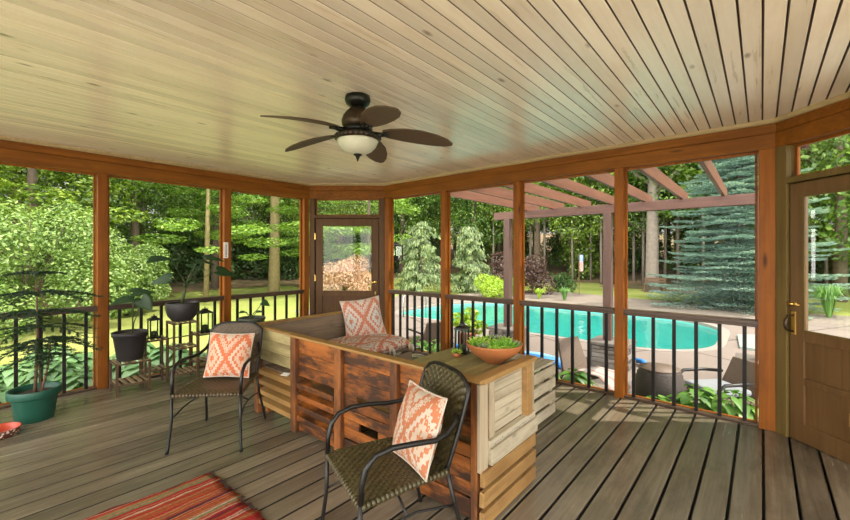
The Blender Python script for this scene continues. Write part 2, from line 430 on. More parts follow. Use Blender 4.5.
# left side posts (s measured from the far corner B towards the camera)
sl = [.045] + [B[1] - y for y in (2.292, .988, -.31, -1.62)]
for k, s in enumerate(sl): post(WLw, s, .092 if k else .085, wl, n1=.09)
lab_l = ['black railing in the left side bay nearest the corner door', 'black railing behind the plant stands on the left', 'black railing behind the potted pine on the left', 'black railing of the left side bay beyond the picture edge']
for k in range(4):
    a, b = sl[k]+.05, sl[k+1]-.05
    railing(WLw, a, b, k, lab_l[k], (6, 6, 7, 7)[k]); window(WLw, a, b, label='insect screen bay on the left side')
# right side posts (s from D towards C)
sr = [.05] + [D[0] + x + .022 for x in (1.073, 2.205, 3.315)] + [WRw.L-.045]
for k, s in enumerate(sr): post(WRw, s, (.11, .085, .085, .08, .09)[k], wr)
lab_r = ['black railing of the pool side bay nearest the near door', 'black railing of the pool side bay behind the white crate bench', 'black railing of the pool side bay behind the succulent bowl', 'black railing of the pool side bay nearest the corner door']
for k in range(4):
    a, b = sr[k]+(.06 if k == 0 else .042), sr[k+1]-.042
    railing(WRw, a, b, k, lab_r[k], (6, 6, 6, 7)[k]); window(WRw, a, b, label='insect screen bay on the pool side')
for w, par, n, nm in ((WE, we, 4, 'right'), (WB, wb, 5, 'rear')):
    for k in range(n+1): post(w, min(max(.05, w.L*k/n), w.L-.05), .1, par)
    for k in range(n):
        window(w, w.L*k/n+.1, w.L*(k+1)/n-.1, label='insect screen bay on the %s side' % nm)

# ------------------------------------------------------------------ doors
def door(w, name, s0, s1, hinge_left, lab, parent, jm, dm, panels, jl, jr):
    # jambs and transom belong to the wall
    mb = MB(); w.box(mb, .0, s0-.012, .0, .11, 0, ZB); w.box(mb, s1+.012, w.L, .0, .11, 0, ZB)
    w.box(mb, s0-.012, s1+.012, .0, .11, 2.005, 2.05)
    w.box(mb, s0-.012, s1+.012, .065, .11, 0, .012); w.box(mb, s0-.011, s0+.012, .062, .11, 0, 2.005); w.box(mb, s1-.012, s1+.011, .062, .11, 0, 2.005); w.box(mb, s0, s1, .062, .11, 1.985, 2.005)
    mb.build('door_jamb', jm, parent, bevel=.003)
    window(w, s0-.01, s1+.01, 2.05, ZB, M['glass'], 'transom window over the %s' % lab)
    st = .105
    mb = MB()
    w.box(mb, s0, s0+st, .02, .06, .006, 1.995); w.box(mb, s1-st, s1, .02, .06, .006, 1.995)
    w.box(mb, s0+st, s1-st, .02, .06, 1.895, 1.995); w.box(mb, s0+st, s1-st, .02, .06, .006, .15)
    w.box(mb, s0+st, s1-st, .02, .06, .78, .855)
    if panels: w.box(mb, s0+st, s1-st, .02, .06, .45, .50)
    d = struct(mb.build(name, dm, bevel=.004), lab)
    mb = MB(); w.box(mb, s0+st, s1-st, .036, .05, .15, .45 if panels else .78)
    if panels: w.box(mb, s0+st, s1-st, .036, .05, .50, .78)
    mb.build('door_panel', dm, d)
    mb = MB(); a, b = s0+st-.004, s1-st+.004
    w.box(mb, a, a+.014, .012, .02, .855, 1.895); w.box(mb, b-.014, b, .012, .02, .855, 1.895)
    w.box(mb, a+.014, b-.014, .012, .02, .855, .869); w.box(mb, a+.014, b-.014, .012, .02, 1.881, 1.895)
    mb.build('glass_bead', jm, d)
    mb = MB(); mb.add([w.P(s0+st, .04, .855), w.P(s1-st, .04, .855), w.P(s1-st, .04, 1.895), w.P(s0+st, .04, 1.895)], [(0,1,2,3)])
    mb.build('pane', M['glass'], d)
    return d
# far corner door: Wall runs from Cc to B, so s = L at the left in view
d1 = door(WC1, 'door_1', .09, 1.08, True, 'dark brown far corner door with a glass upper half', wc1, M['door'], M['door'], False, 0, 0)
w = WC1
for z in (.42, 1.07, 1.72):
    mb = MB(); w.box(mb, 1.075, 1.095, .006, .022, z-.045, z+.045); mb.tube([w.P(1.085, .004, z-.05), w.P(1.085, .004, z+.05)], .007, 8)
    mb.build('hinge', M['brass'], d1, label='brass hinge')
mb = MB(); c = w.P(.14, .005, 1.0)
mb.tube([w.P(.14, .02, 1.0), w.P(.14, -.045, 1.0)], .011, 10); mb.tube([w.P(.14, -.045, 1.0), w.P(.19, -.05, 1.0)], .012, 10); mb.tube([w.P(.14, .02, 1.0), w.P(.14, .01, 1.0)], .03, 14)
mb.tube([w.P(.14, .01, .86), w.P(.14, .01, .80)], .012, 8)
mb.build('handle', M['brass'], d1, smooth=True, label='brass lever handle')
# near door: WC2 runs from E_ to D; s = L - (distance from D)
w = WC2; L2 = w.L
M['door2'] = wood('near_door_wood', (.16,.085,.03), (.11,.055,.018), (.06,.03,.012), 'Z', .2, .4, .1, knots=False)
d2 = door(WC2, 'door_2', L2-1.02, L2-.10, False, 'brown near screen door with a glass upper half over two panels', wc2, M['jamb'], M['door2'], True, 0, 0)
sh = L2-.135
mb = MB(); w.box(mb, sh-.016, sh+.016, .008, .02, .82, 1.0)
mb.build('handle_plate', M['brass'], d2, bevel=.003, label='brass handle plate')
mb = MB(); mb.tube([w.P(sh, .01, .97), w.P(sh, -.035, .965), w.P(sh, -.055, .93), w.P(sh, -.058, .90), w.P(sh, -.05, .87), w.P(sh, -.03, .85), w.P(sh, .01, .845)], [.008, .009, .013, .015, .013, .009, .008], 10)
mb.build('handle', M['fan_bronze'], d2, smooth=True, label='curved bronze pull handle')
mb = MB(); mb.tube([w.P(sh+.045, .012, 1.06), w.P(sh+.02, -.012, 1.06), w.P(sh-.02, -.012, 1.06), w.P(sh-.06, -.006, 1.055)], .006, 8); w.box(mb, sh-.03, sh+.01, .0, .022, 1.045, 1.075)
mb.tube([w.P(sh-.01, .01, 1.06), w.P(sh-.01, -.03, 1.06)], .011, 10)
mb.build('latch', M['brass'], d2, smooth=True, label='brass slide latch')
mb = MB(); w.box(mb, L2-.56, L2-.52, .0, .036, .27, .36); mb.build('kick_plate', M['pallet_tan_x'], d2)

# ------------------------------------------------------------------ ceiling fan
FX, FY = -2.14, 1.79
fan = thing('ceiling_fan', 'bronze five-blade ceiling fan with an alabaster bowl light under the pine ceiling', 'ceiling fan', (FX, FY, ZC))
def lathe_part(name, prof, mat, par, n=32, **k):
    mb = MB(); mb.lathe(prof, n); return mb.build(name, mat, par, smooth=True, world=False, **k)
lathe_part('canopy', [(.03,0),(.085,-.004),(.09,-.03),(.08,-.055),(.055,-.075),(.03,-.08)], M['fan_dark'], fan)
lathe_part('motor_housing', [(.03,-.075),(.045,-.08),(.075,-.105),(.10,-.14),(.112,-.175),(.108,-.205),(.09,-.225),(.06,-.23)], M['fan_bronze'], fan, label='mottled bronze motor housing')
lathe_part('lower_ring', [(.06,-.222),(.105,-.228),(.10,-.25),(.075,-.262),(.05,-.262)], M['fan_dark'], fan)
lathe_part('light_rim', [(.05,-.255),(.11,-.262),(.148,-.275),(.158,-.29),(.152,-.305),(.14,-.312),(.10,-.312)], M['fan_bronze'], fan)
mb = MB()
for k in range(28):
    a = 2*PI*k/28; mb.lathe([(.004,-.014),(.011,-.006),(.011,.006),(.004,.014)], 8, (.152*math.cos(a), .152*math.sin(a), -.29))
mb.build('rim_beads', M['fan_dark'], fan, smooth=True, world=False)
bowl = lathe_part('light_bowl', [(.142,-.312),(.138,-.325),(.125,-.352),(.10,-.378),(.065,-.396),(.03,-.404),(.005,-.406)], M['lamp_bowl'], fan)
lathe_part('finial', [(.028,-.402),(.03,-.41),(.016,-.418),(.012,-.43),(.006,-.445),(.003,-.455)], M['fan_dark'], fan, n=16)
mb = MB(); mb.tube([(.0,0,-.452), (.0,.0,-.53)], .0016, 5); mb.build('pull_chain', M['brass'], fan, world=False)
def blade_mb(a):
    mb = MB(); ca, sa = math.cos(a), math.sin(a)
    prof = [(.17,.035),(.22,.058),(.32,.082),(.44,.088),(.55,.075),(.63,.048),(.675,.012)]
    up = []
    for r, hw in prof:
        for sgn in (-1, 1):
            x, y = r, sgn*hw; z = -.245 - sgn*hw*.22 - .055*((r-.17)/.5)**2
            up.append((x*ca-y*sa, x*sa+y*ca, z))
    n = len(prof)
    vs = up + [(x, y, z-.008) for x, y, z in up]; o = 2*n; fs = []
    for i in range(n-1):
        fs.append((2*i, 2*i+2, 2*i+3, 2*i+1)); fs.append((o+2*i+1, o+2*i+3, o+2*i+2, o+2*i))
        fs.append((2*i, o+2*i, o+2*i+2, 2*i+2)); fs.append((2*i+3, o+2*i+3, o+2*i+1, 2*i+1))
    fs.append((1, o+1, o, 0)); fs.append((2*n-2, o+2*n-2, o+2*n-1, 2*n-1))
    mb.add(vs, fs); return mb
for k in range(5):
    a = math.radians(50 + 72*k)
    b = blade_mb(a).build('blade', M['fan_blade'], fan, world=False)
    mb = MB(); ca, sa = math.cos(a), math.sin(a)
    mb.tube([(.09*ca,.09*sa,-.25), (.14*ca,.14*sa,-.262), (.20*ca,.20*sa,-.258)], [.014,.02,.012], 8)
    for sg in (-.03, .03): mb.tube([(.15*ca,.15*sa,-.262), (.21*ca-sg*sa,.21*sa+sg*ca,-.258)], .009, 6)
    mb.build('blade_bracket', M['fan_dark'], b, smooth=True, world=False)

# ------------------------------------------------------------------ woven armchairs
def weave(mb, S, nu, nv, amp, fill=.88):
    def N(u, v):
        e = 1e-3; a = S(min(u+e,1), v)-S(max(u-e,0), v); b = S(u, min(v+e,1))-S(u, max(v-e,0))
        return a.cross(b).normalized()
    for ax in (0, 1):
        na, nb_ = (nu, nv) if ax == 0 else (nv, nu)
        for i in range(na):
            c = (i+.5)/na; h = .5/na*fill; vs = []; K = nb_*2
            for k in range(K+1):
                t = k/K; off = amp*math.cos(PI*(t*nb_-.5+i+ax))
                for q in (c-h, c+h):
                    u, v = (q, t) if ax == 0 else (t, q)
                    vs.append(S(u, v)+N(u, v)*off)
            mb.add(vs, [(2*k, 2*k+1, 2*k+3, 2*k+2) for k in range(K)])
def armchair(label, loc, rz, wick, nu=24):
    t = thing('wicker_armchair', label, 'chair', loc, rz)
    lerp = lambda a, b, k: a+(b-a)*k
    def seat(u, v):
        return V(((u-.5)*lerp(.485,.415,v), -.225+.445*v, .432-.012*math.sin(PI*u)*math.sin(PI*v)-.012*max(0,1-v*8)))
    def back(u, v):
        q = 2*u-1; hgt = .435-.06*abs(q)**4.5
        return V((q*.5*lerp(.40,.425,v)*(1+.04*math.sin(PI*v)), .215+.125*v+.016*(1-q*q)*(.3+.7*v), .41+v*hgt))
    def under(mb, S, off):
        n = 8; vs = []
        for i in range(n+1):
            for j in range(n+1): vs.append(S(i/n, j/n)+off)
    mb = MB(); weave(mb, seat, nu, nu-2, .0035); 
    sd = mb.build('seat', wick, t, smooth=True, world=False)
    mb = MB(); weave(mb, back, nu-3, nu-2, .0035); mb.build('backrest', wick, t, smooth=True, world=False)
    fr = M['black_metal']
    mb = MB(); P = [seat(0,0), seat(.5,0), seat(1,0), seat(1,.5), seat(1,1), seat(.5,1), seat(0,1), seat(0,.5)]
    mb.tube([p-V((0,0,.014)) for p in P], .011, 8, closed=True)
    mb.build('seat_frame', fr, t, smooth=True, world=False)
    # woven rim wrapped over the frame
    mb = MB()
    for k in range(8):
        a, b = P[k]-V((0,0,.012)), P[(k+1) % 8]-V((0,0,.012)); n = 10
        for j in range(n):
            p = a.lerp(b, (j+.5)/n); d = (b-a).normalized()*(.0085)
            mb.tube([p-d, p+d], .0155, 7)
    mb.build('seat_rim', wick, t, smooth=True, world=False)
    mb = MB(); pts = [back(0, k/8) for k in range(9)]+[back(k/10, 1) for k in range(1, 10)]+[back(1, 1-k/8) for k in range(9)]
    mb.tube(pts, .011, 8); mb.build('back_frame', fr, t, smooth=True, world=False)
    for s in (-1, 1):
        mb = MB(); mb.tube([(s*.262,-.262,0), (s*.256,-.255,.03), (s*.243,-.232,.22), (s*.243,-.225,.43)], [.014,.011,.0105,.0105], 8)
        mb.build('leg', fr, t, smooth=True, world=False)
        mb = MB(); mb.tube([(s*.25,.325,0), (s*.245,.318,.03), (s*.220,.255,.25), (s*.205,.215,.44)], [.014,.011,.0105,.0105], 8)
        mb.build('leg', fr, t, smooth=True, world=False)
        mb = MB(); mb.tube([(s*.243,-.225,.42), (s*.245,-.222,.50), (s*.248,-.205,.565), (s*.252,-.165,.61), (s*.258,-.09,.628), (s*.262,.02,.622), (s*.258,.12,.61), (s*.242,.19,.615), (s*.218,.25,.645), (s*.203,.275,.68)], .0125, 9)
        mb.build('armrest', fr, t, smooth=True, world=False)
        mb = MB(); mb.tube([(s*.243,-.232,.24), (s*.225,-.10,.28), (s*.218,.05,.29), (s*.222,.20,.27), (s*.221,.255,.26)], .006, 7)
        mb.build('stretcher', fr, t, smooth=True, world=False)
    mb = MB(); mb.tube([(-.222,.0,.285), (-.12,.0,.335), (0,.0,.35), (.12,.0,.335), (.222,.0,.285)], .006, 7); mb.build('stretcher', fr, t, smooth=True, world=False)
    return t
chR = armchair('olive brown woven armchair in the foreground backed up to the pallet sofa', (-1.40, 1.355, 0), -.35, M['wicker_olive'])
chL = armchair('dark brown woven armchair beside the plant stands, left of the pallet bench', (-3.27, 1.33, 0), .785, M['wicker'])

# ------------------------------------------------------------------ pillows and cushion
def pillow(name, mat, size, thick, label, cat, mtx, n=16, corner=.06, rot=0.):
    mb = MB()
    for side in (1, -1):
        vs = []; uvs = []
        for i in range(n+1):
            for j in range(n+1):
                x, y = 2*i/n-1, 2*j/n-1
                z = side*thick*((1-x*x)**.55)*((1-y*y)**.55)
                k = corner*(1-abs(x)**2)*abs(y)**3; k2 = corner*(1-abs(y)**2)*abs(x)**3
                xx = x*(1-k2); yy = y*(1-k)
                z += .004*math.sin(9*x+3)*math.sin(8*y)*(1-x*x)*(1-y*y)
                vs.append((xx*size/2, yy*size/2, z)); uvs.append(((x+1)/2, (y+1)/2))
        fs = []
        for i in range(n):
            for j in range(n):
                a = i*(n+1)+j; f = (a, a+n+1, a+n+2, a+1); fs.append(f if side > 0 else f[::-1])
        o = mb.add(vs, fs)
        for q, u in enumerate(uvs): mb.uv[o+q] = u
    ob = mb.build(name, mat, smooth=True); ob.matrix_world = mtx
    mp = MB(); e = []
    pts = []
    for i in range(n): pts.append((2*i/n-1, -1))
    for i in range(n): pts.append((1, 2*i/n-1))
    for i in range(n): pts.append((1-2*i/n, 1))
    for i in range(n): pts.append((-1, 1-2*i/n))
    P = []
    for x, y in pts:
        k = corner*(1-x*x)*abs(y)**3; k2 = corner*(1-y*y)*abs(x)**3
        P.append((x*(1-k2)*size/2, y*(1-k)*size/2, 0))
    mp.tube(P, .005, 6, closed=True); mp.build('piping', M['linen'], ob, smooth=True, world=False)
    return tag(ob, label, cat)
def chair_pillow(ch, mat, lab, dx, dy, dz, lean, roll, size, yaw=0):
    # pillow plane: local x across the chair, local y up, local z towards the sitter
    R = Matrix.Rotation(yaw, 4, 'Z') @ Matrix.Rotation(PI/2-lean, 4, 'X') @ Matrix.Rotation(roll, 4, 'Z')
    return pillow('throw_pillow', mat, size, .07, lab, 'pillow', wm(ch) @ Matrix.Translation((dx, dy, dz)) @ R)
chair_pillow(chR, M['coral_print_b'], 'coral and cream printed pillow on the foreground armchair', .065, .135, .60, .34, .04, .36)
chair_pillow(chL, M['coral_print'], 'bright coral medallion print pillow on the armchair by the plant stands', .02, .135, .612, .30, -.03, .355)
R = Matrix.Translation((-3.33, 2.86, .75)) @ Matrix.Rotation(PI/2-.22, 4, 'Z') @ Matrix.Rotation(-.35, 4, 'Z') @ Matrix.Rotation(PI/2-.42, 4, 'X') @ Matrix.Rotation(.12, 4, 'Z')
pillow('throw_pillow', M['grey_print'], .44, .065, 'coral and grey diamond print pillow leaning at the far end of the bench', 'pillow', R, corner=.10)
# seat cushion, tufted
def seat_cushion():
    mb = MB(); n = 26; sx, sy, th = .64, .72, .15
    for side in (1, -1):
        vs = []; uvs = []
        for i in range(n+1):
            for j in range(n+1):
                x, y = 2*i/n-1, 2*j/n-1
                e = ((1-x**6)*(1-y**6))
                z = side*th*.5*max(0, e)**.5
                for tx in (-.5, .5):
                    for ty in (-.5, .5):
                        z -= side*.028*math.exp(-((x-tx)**2+(y-ty)**2)*22)
                vs.append((x*sx/2, y*sy/2, z)); uvs.append(((x+1)*.85, (y+1)*.95))
        fs = []
        for i in range(n):
            for j in range(n):
                a = i*(n+1)+j; f = (a, a+n+1, a+n+2, a+1); fs.append(f if side > 0 else f[::-1])
        o = mb.add(vs, fs)
        for q, u in enumerate(uvs): mb.uv[o+q] = u
    return mb
ob = seat_cushion().build('seat_cushion', M['grey_print'], smooth=True); ob.location = (-3.165, 2.77, .498)
tag(ob, 'tufted coral and grey print seat cushion on the far end of the bench', 'cushion')
for y in (-.30, .05, .33):
    mb = MB(); mb.tube([(.30,y,-.01), (.335,y+.01,-.02), (.345,y+.015,-.06), (.335,y+.02,-.09)], [.012,.018,.014,.006], 7); mb.tube([(.305,y,-.005), (.33,y-.03,-.015), (.34,y-.04,-.05)], [.010,.014,.005], 7)
    mb.build('tie', M['linen'], ob, smooth=True, world=False)

# ------------------------------------------------------------------ pallet furniture
def planks(mb, axis, spans, plane, lo, hi):
    """spans: list of (a0,a1,z0,z1); axis X -> boards along X with y in plane; axis Y -> boards along Y with x in plane"""
    for a0, a1, z0, z1 in spans:
        if axis == 'X': mb.box(a0, a1, plane[0], plane[1], z0, z1)
        else: mb.box(plane[0], plane[1], a0, a1, z0, z1)
sofa = thing('pallet_sofa', 'orange stained pallet sofa seen from behind with burn-marked panels', 'sofa', (-2.03, 2.0, 0))
mods = [(-2.94, -2.354), (-2.354, -1.78), (-1.78, -1.165)]
jr = random.Random(3)
for k, (a, b) in enumerate(mods):
    a += .035; b -= .03
    mb = MB()
    zs = [.455, .545, .64, .765] if k != 1 else [.45, .56, .66, .765]
    for z0, z1 in zip(zs[:-1], zs[1:]): mb.box(a, b, 1.785, 1.803, z0+.001, z1-.001)
    mb.build('back_panel', M['pallet_x'], sofa, bevel=.002)
    mb = MB()
    if k == 0:
        for z in (.375, .285, .195, .105):
            vs = [(a,1.765,z-.012),(b,1.765,z-.012),(b,1.765,z+.03),(a,1.765,z+.03),(a,1.85,z+.012),(b,1.85,z+.012),(b,1.85,z+.05),(a,1.85,z+.05)]
            mb.add(vs, [(0,1,2,3),(7,6,5,4),(4,5,1,0),(5,6,2,1),(6,7,3,2),(7,4,0,3)])
        mb.box(a, b, 1.785, 1.80, .02, .085)
    else:
        m0 = a+.20
        mb.box(a, b, 1.785, 1.803, .345, .415); mb.box(a, b, 1.78, 1.80, .275, .342)
        mb.box(a, m0, 1.783, 1.80, .215, .272); mb.box(m0+.19, b, 1.783, 1.80, .215, .272)
        mb.box(a, b, 1.785, 1.80, .135, .212); mb.box(a, b, 1.78, 1.80, .02, .125)
        mb.box(a, a+.17, 1.786, 1.80, .416, .449)
    mb.build('lower_slats', M['pallet_x'], sofa, bevel=.002)
for x, wd in ((-2.94, .075), (-2.354, .075), (-1.78, .06), (-1.165, .065)):
    mb = MB()
    if x > -1.2: mb.box(-1.175, -1.137, 1.75, 1.79, 0, .768)
    else: mb.box(x-.005, x-.005+wd, 1.75, 1.79, 0, .768); mb.box(x+wd*.2, x+wd, 1.79, 1.86, 0, .768)
    mb.build('post', M['pallet_z'], sofa, bevel=.004)
mb = MB(); mb.box(-2.95, -1.105, 1.738, 1.81, .77, .79); mb.build('top_rail', M['pallet_tan_x'], sofa, bevel=.004)
mb = MB()
for j in range(5): mb.box(-2.90, -1.78, 1.83+j*.118, 1.83+j*.118+.108, .38, .40)
mb.build('seat', M['pallet_tan_x'], sofa, bevel=.003)
mb = MB()
for z in (.05, .17, .29): mb.box(-2.90, -1.78, 2.40, 2.418, z, z+.085)
for z in (.30,): mb.box(-2.90, -1.78, 1.87, 2.40, z, z+.07)
mb.build('seat_front', M['pallet_tan_x'], sofa, bevel=.003)
for x in (-2.90, -2.30, -1.84):
    mb = MB(); mb.box(x, x+.06, 2.33, 2.398, 0, .38); mb.build('leg', M['pallet_z'], sofa)

tb = thing('pallet_table', 'pallet corner table with whitewashed end panel at the right end of the sofa', 'table', (-1.45, 2.1, 0))
mb = MB()
for j in range(6): mb.box(-1.775+j*.1, -1.775+j*.1+.097, 1.815, 2.40, .722, .742)
mb.build('table_top', M['pallet_top_x'], tb, bevel=.003)
XF = -1.115   # outer face of the end panel
mb = MB(); mb.box(-1.165, XF+.018, 1.765, 2.40, .762, .792)
mb.build('top_rail', M['pallet_tan_y'], tb, bevel=.005)
for y0, y1, dx in ((1.752, 1.83, 0), (1.86, 1.915, -.008)):
    mb = MB(); mb.box(XF-.02+dx, XF+dx, y0, y1, .30 if dx == 0 else .445, .762); mb.build('upright', M['pallet_white_z'], tb, bevel=.003)
mb = MB(); mb.box(XF-.03, XF+.012, 2.275, 2.345, .44, .762); mb.build('upright', M['pallet_tan_y'], tb, bevel=.004)
mb = MB(); mb.box(XF-.02, XF-.002, 2.35, 2.40, .42, .762); mb.build('upright', M['pallet_white_z'], tb, bevel=.003)
mb = MB()
zz = [.445, .50, .56, .615, .67, .725, .762]
for z0, z1 in zip(zz[:-1], zz[1:]): mb.box(XF-.042, XF-.028, 1.80, 2.39, z0+.0015, z1-.0015)
mb.build('end_boards', M['pallet_white_y'], tb, bevel=.001)
mb = MB(); mb.box(XF-.025, XF+.01, 1.83, 2.39, .405, .446); mb.build('ledge', M['pallet_white_y'], tb, bevel=.003)
mb = MB(); mb.box(XF-.015, XF+.022, 1.835, 2.40, .315, .402); mb.build('end_plank', M['pallet_white_y'], tb, bevel=.004, label='pale grey whitewashed plank')
mb = MB(); rr = random.Random(2); mb2 = MB()
for j in range(26):
    y = 1.86+j*.02; zc = .418+rr.uniform(-.004,.004); h = rr.uniform(.004, .010)
    mb2.box(XF+.0095, XF+.0108, y, y+rr.uniform(.006,.015), zc-h/2, zc+h/2)
mb2.build('stencil_marks', M['grey_mark'], tb)
for z0, z1, y0 in ((.225, .305, 1.765), (.12, .20, 1.76), (.015, .095, 1.76)):
    mb = MB(); mb.box(XF-.012, XF+.016, y0, 2.385, z0, z1); mb.build('end_plank', M['pallet_tan_y'], tb, bevel=.004)
for x, y in ((-1.19, 1.83), (-1.19, 2.33), (-1.76, 1.84), (-1.76, 2.33)):
    mb = MB(); mb.box(x, x+.06, y, y+.06, 0, .722); mb.build('leg', M['pallet_z'], tb, bevel=.003)
mb = MB()
for z in (.04, .16, .28, .40, .52, .63): mb.box(-1.775, -1.19, 2.392, 2.408, z, z+.085)
mb.build('rear_slats', M['pallet_tan_x'], tb, bevel=.002)
mb = MB()
for y in (1.90, 2.10, 2.30): mb.box(-1.76, -1.17, y, y+.08, .30, .315)
mb.build('lower_shelf', M['pallet_tan_x'], tb)

bench = thing('pallet_bench', 'weathered grey pallet bench with a high back along the left of the sofa', 'bench', (-3.24, 2.45, 0))
mb = MB()
for z0, z1 in ((.42, .53), (.532, .655), (.657, .79)): mb.box(-3.53, -3.505, 1.77, 3.17, z0, z1)
mb.build('backrest', M['pallet_grey_y'], bench, bevel=.003)
for y in (2.2, 2.7, 3.1):
    mb = MB(); mb.box(-3.575, -3.532, y, y+.08, 0, .78); mb.build('post', M['pallet_z'], bench, bevel=.003)
mb = MB(); mb.box(-3.575, -3.50, 1.75, 3.18, .792, .81); mb.box(-3.50, -2.95, 1.745, 1.80, .775, .795)
mb.build('top_rail', M['pallet_tan_x'], bench, bevel=.004)
mb = MB()
for z0, z1 in ((.49, .58), (.582, .68), (.682, .775)): mb.box(-3.50, -2.955, 1.775, 1.795, z0, z1)
mb.build('end_boards', M['pallet_green_x'], bench, bevel=.002)
mb = MB(); a, b = -3.50, -2.955
for z in (.37, .28, .19, .10):
    vs = [(a,1.76,z-.014),(b,1.76,z-.014),(b,1.76,z+.026),(a,1.76,z+.026),(a,1.85,z+.014),(b,1.85,z+.014),(b,1.85,z+.05),(a,1.85,z+.05)]
    mb.add(vs, [(0,1,2,3),(7,6,5,4),(4,5,1,0),(5,6,2,1),(6,7,3,2),(7,4,0,3)])
mb.build('end_slats', M['pallet_tan_x'], bench, bevel=.002)
mb = MB(); mb.box(-3.56, -3.49, 1.75, 1.80, 0, .78); mb.build('post', M['pallet_z'], bench, bevel=.004)
mb = MB()
for j in range(5): mb.box(-3.50+j*.118, -3.50+j*.118+.11, 1.81, 3.17, .40, .42)
mb.build('seat', M['pallet_grey_y'], bench, bevel=.003)
mb = MB()
for z in (.06, .18, .30): mb.box(-2.905, -2.89, 2.44, 3.17, z, z+.09)
mb.build('seat_front', M['pallet_grey_y'], bench, bevel=.003)
for x, y in ((-2.97, 3.09), (-3.49, 3.09), (-2.97, 2.45), (-3.49, 1.82)):
    mb = MB(); mb.box(x, x+.06, y, y+.06, 0, .40); mb.build('leg', M['pallet_z'], bench, bevel=.003)
ob = MB(); ob.box(-.035,.035,-.022,.022,0,.006); ob = ob.build('card', M['white_plastic']); ob.location = (-3.10, 1.80, .415); ob.rotation_euler = (.25, 0, .3)
tag(ob, 'small white card lying in the slot of the grey bench end', 'card')

cb = thing('crate_bench', 'whitewashed slatted crate seat behind the corner table by the railing', 'bench', (-1.72, 3.17, 0))
x0, x1, y0, y1 = -2.02, -1.42, 2.86, 3.49
mb = MB()
for j in range(6): mb.box(x0+j*.1, x0+j*.1+.094, y0, y1, .465, .485)
mb.build('seat', M['pallet_white_y'], cb, bevel=.003)
mb = MB()
for z in (.02, .135, .25, .365): mb.box(x1-.016, x1, y0, y1, z, z+.085)
mb.build('side_slats', M['pallet_white_y'], cb, bevel=.003)
mb = MB()
for z in (.02, .135, .25, .365): mb.box(x0, x0+.016, y0, y1, z, z+.085)
mb.build('side_slats', M['pallet_white_y'], cb, bevel=.003)
mb = MB()
for z in (.02, .135, .25, .365): mb.box(x0+.018, x1-.018, y0, y0+.016, z, z+.085)
mb.build('end_slats', M['pallet_tan_x'], cb, bevel=.003)
for x in (x0+.02, x1-.08):
    for y in (y0+.02, y1-.08):
        mb = MB(); mb.box(x, x+.06, y, y+.06, 0, .465); mb.build('leg', M['pallet_white_z'], cb, bevel=.003)

# ------------------------------------------------------------------ rug, pet bowl
mb = MB(); NX, NY = 40, 40; x0, x1, y0, y1 = -2.77, -1.55, -.75, 1.06
vs = []
for i in range(NX+1):
    for j in range(NY+1):
        x = x0+(x1-x0)*i/NX; y = y0+(y1-y0)*j/NY
        ex = .012*math.sin(y*9)+.006*math.sin(y*31); ey = .012*math.sin(x*23)+.008*math.sin(x*61)
        kx = 1-i/NX; ky = j/NY
        vs.append((x+ex*kx, y+ey*ky, .011+.003*math.sin(x*40)*math.sin(y*6)+.004*math.sin(x*7+y*5)))
fs = [(i*(NY+1)+j, (i+1)*(NY+1)+j, (i+1)*(NY+1)+j+1, i*(NY+1)+j+1) for i in range(NX) for j in range(NY)]
mb.add(vs, fs); rug = mb.build('rag_rug', M['rug'], smooth=True, solid=.012)
tag(rug, 'red and multicoloured striped rag rug on the deck in the foreground', 'rug')
mb = MB()
for j in range(70):
    x = -2.76+j*.0173; l = rnd.uniform(.01, .04) if j != 46 else .10
    y = 1.055; a = rnd.uniform(-.5, .5)
    mb.tube([(x, y-.01, .012), (x+a*l*.5, y+l*.5, .010), (x+a*l, y+l, .005)], .0028, 5)
mb.build('fringe', M['fringe'], rug, smooth=True)
def dots_mat():
    t = NT('bowl_pattern'); co = t.n('TexCoord').outputs['Object']
    vo = t.n('TexVoronoi', Vector=co, Scale=55.0)
    f = t.math('GREATER_THAN', vo.outputs[0], .38)
    return t.done(t.n('BsdfPrincipled', Base__Color=t.mix(f, C(.62,.52,.40), C(.10,.03,.02)), Roughness=.4))
pb = thing('pet_bowl', 'patterned pet bowl with a red inside at the left edge of the deck', 'bowl', (-4.60, .20, 0))
mb = MB(); mb.lathe([(.085,0),(.11,.004),(.118,.03),(.122,.06),(.118,.064)], 32, caps=False); mb.lathe([(.0,.002),(.085,0)], 32, caps=False); mb.build('bowl_wall', dots_mat(), pb, smooth=True, world=False)
mb = MB(); mb.lathe([(.118,.064),(.108,.056),(.10,.018),(.001,.014)], 32, caps=False); mb.build('bowl_inside', plain('red_glaze', (.42,.05,.02), .3), pb, smooth=True, world=False, label='red glazed inside')

# ------------------------------------------------------------------ plants on the porch
def pot_part(par, prof, mat, nm='pot', n=36):
    mb = MB(); mb.lathe(prof, n, caps=False); mb.lathe([(.0005, prof[0][1]), (prof[0][0], prof[0][1])], n, caps=False)
    return mb.build(nm, mat, par, smooth=True, world=False)
def soil_part(par, r, z):
    mb = MB(); mb.lathe([(.0005, z+.01), (r*.6, z+.008), (r, z)], 28, caps=False); return mb.build('soil', M['soil'], par, smooth=True, world=False)
np_ = thing('potted_norfolk_pine', 'young pine with drooping feathery tiers in a green plastic pot', 'potted plant', (-4.85, .42, 0))
pot_part(np_, [(.118,0),(.126,.01),(.150,.20),(.154,.205),(.170,.205),(.178,.215),(.181,.27),(.178,.275),(.158,.272),(.152,.22)], M['green_pot'])
soil_part(np_, .157, .225)
r2 = random.Random(11)
tr = [((0,0,.22), (-.03,.01,1.28)), ((.06,.03,.22), (.02,.10,.70)), ((-.01,.04,.22), (-.10,.0,.62))]
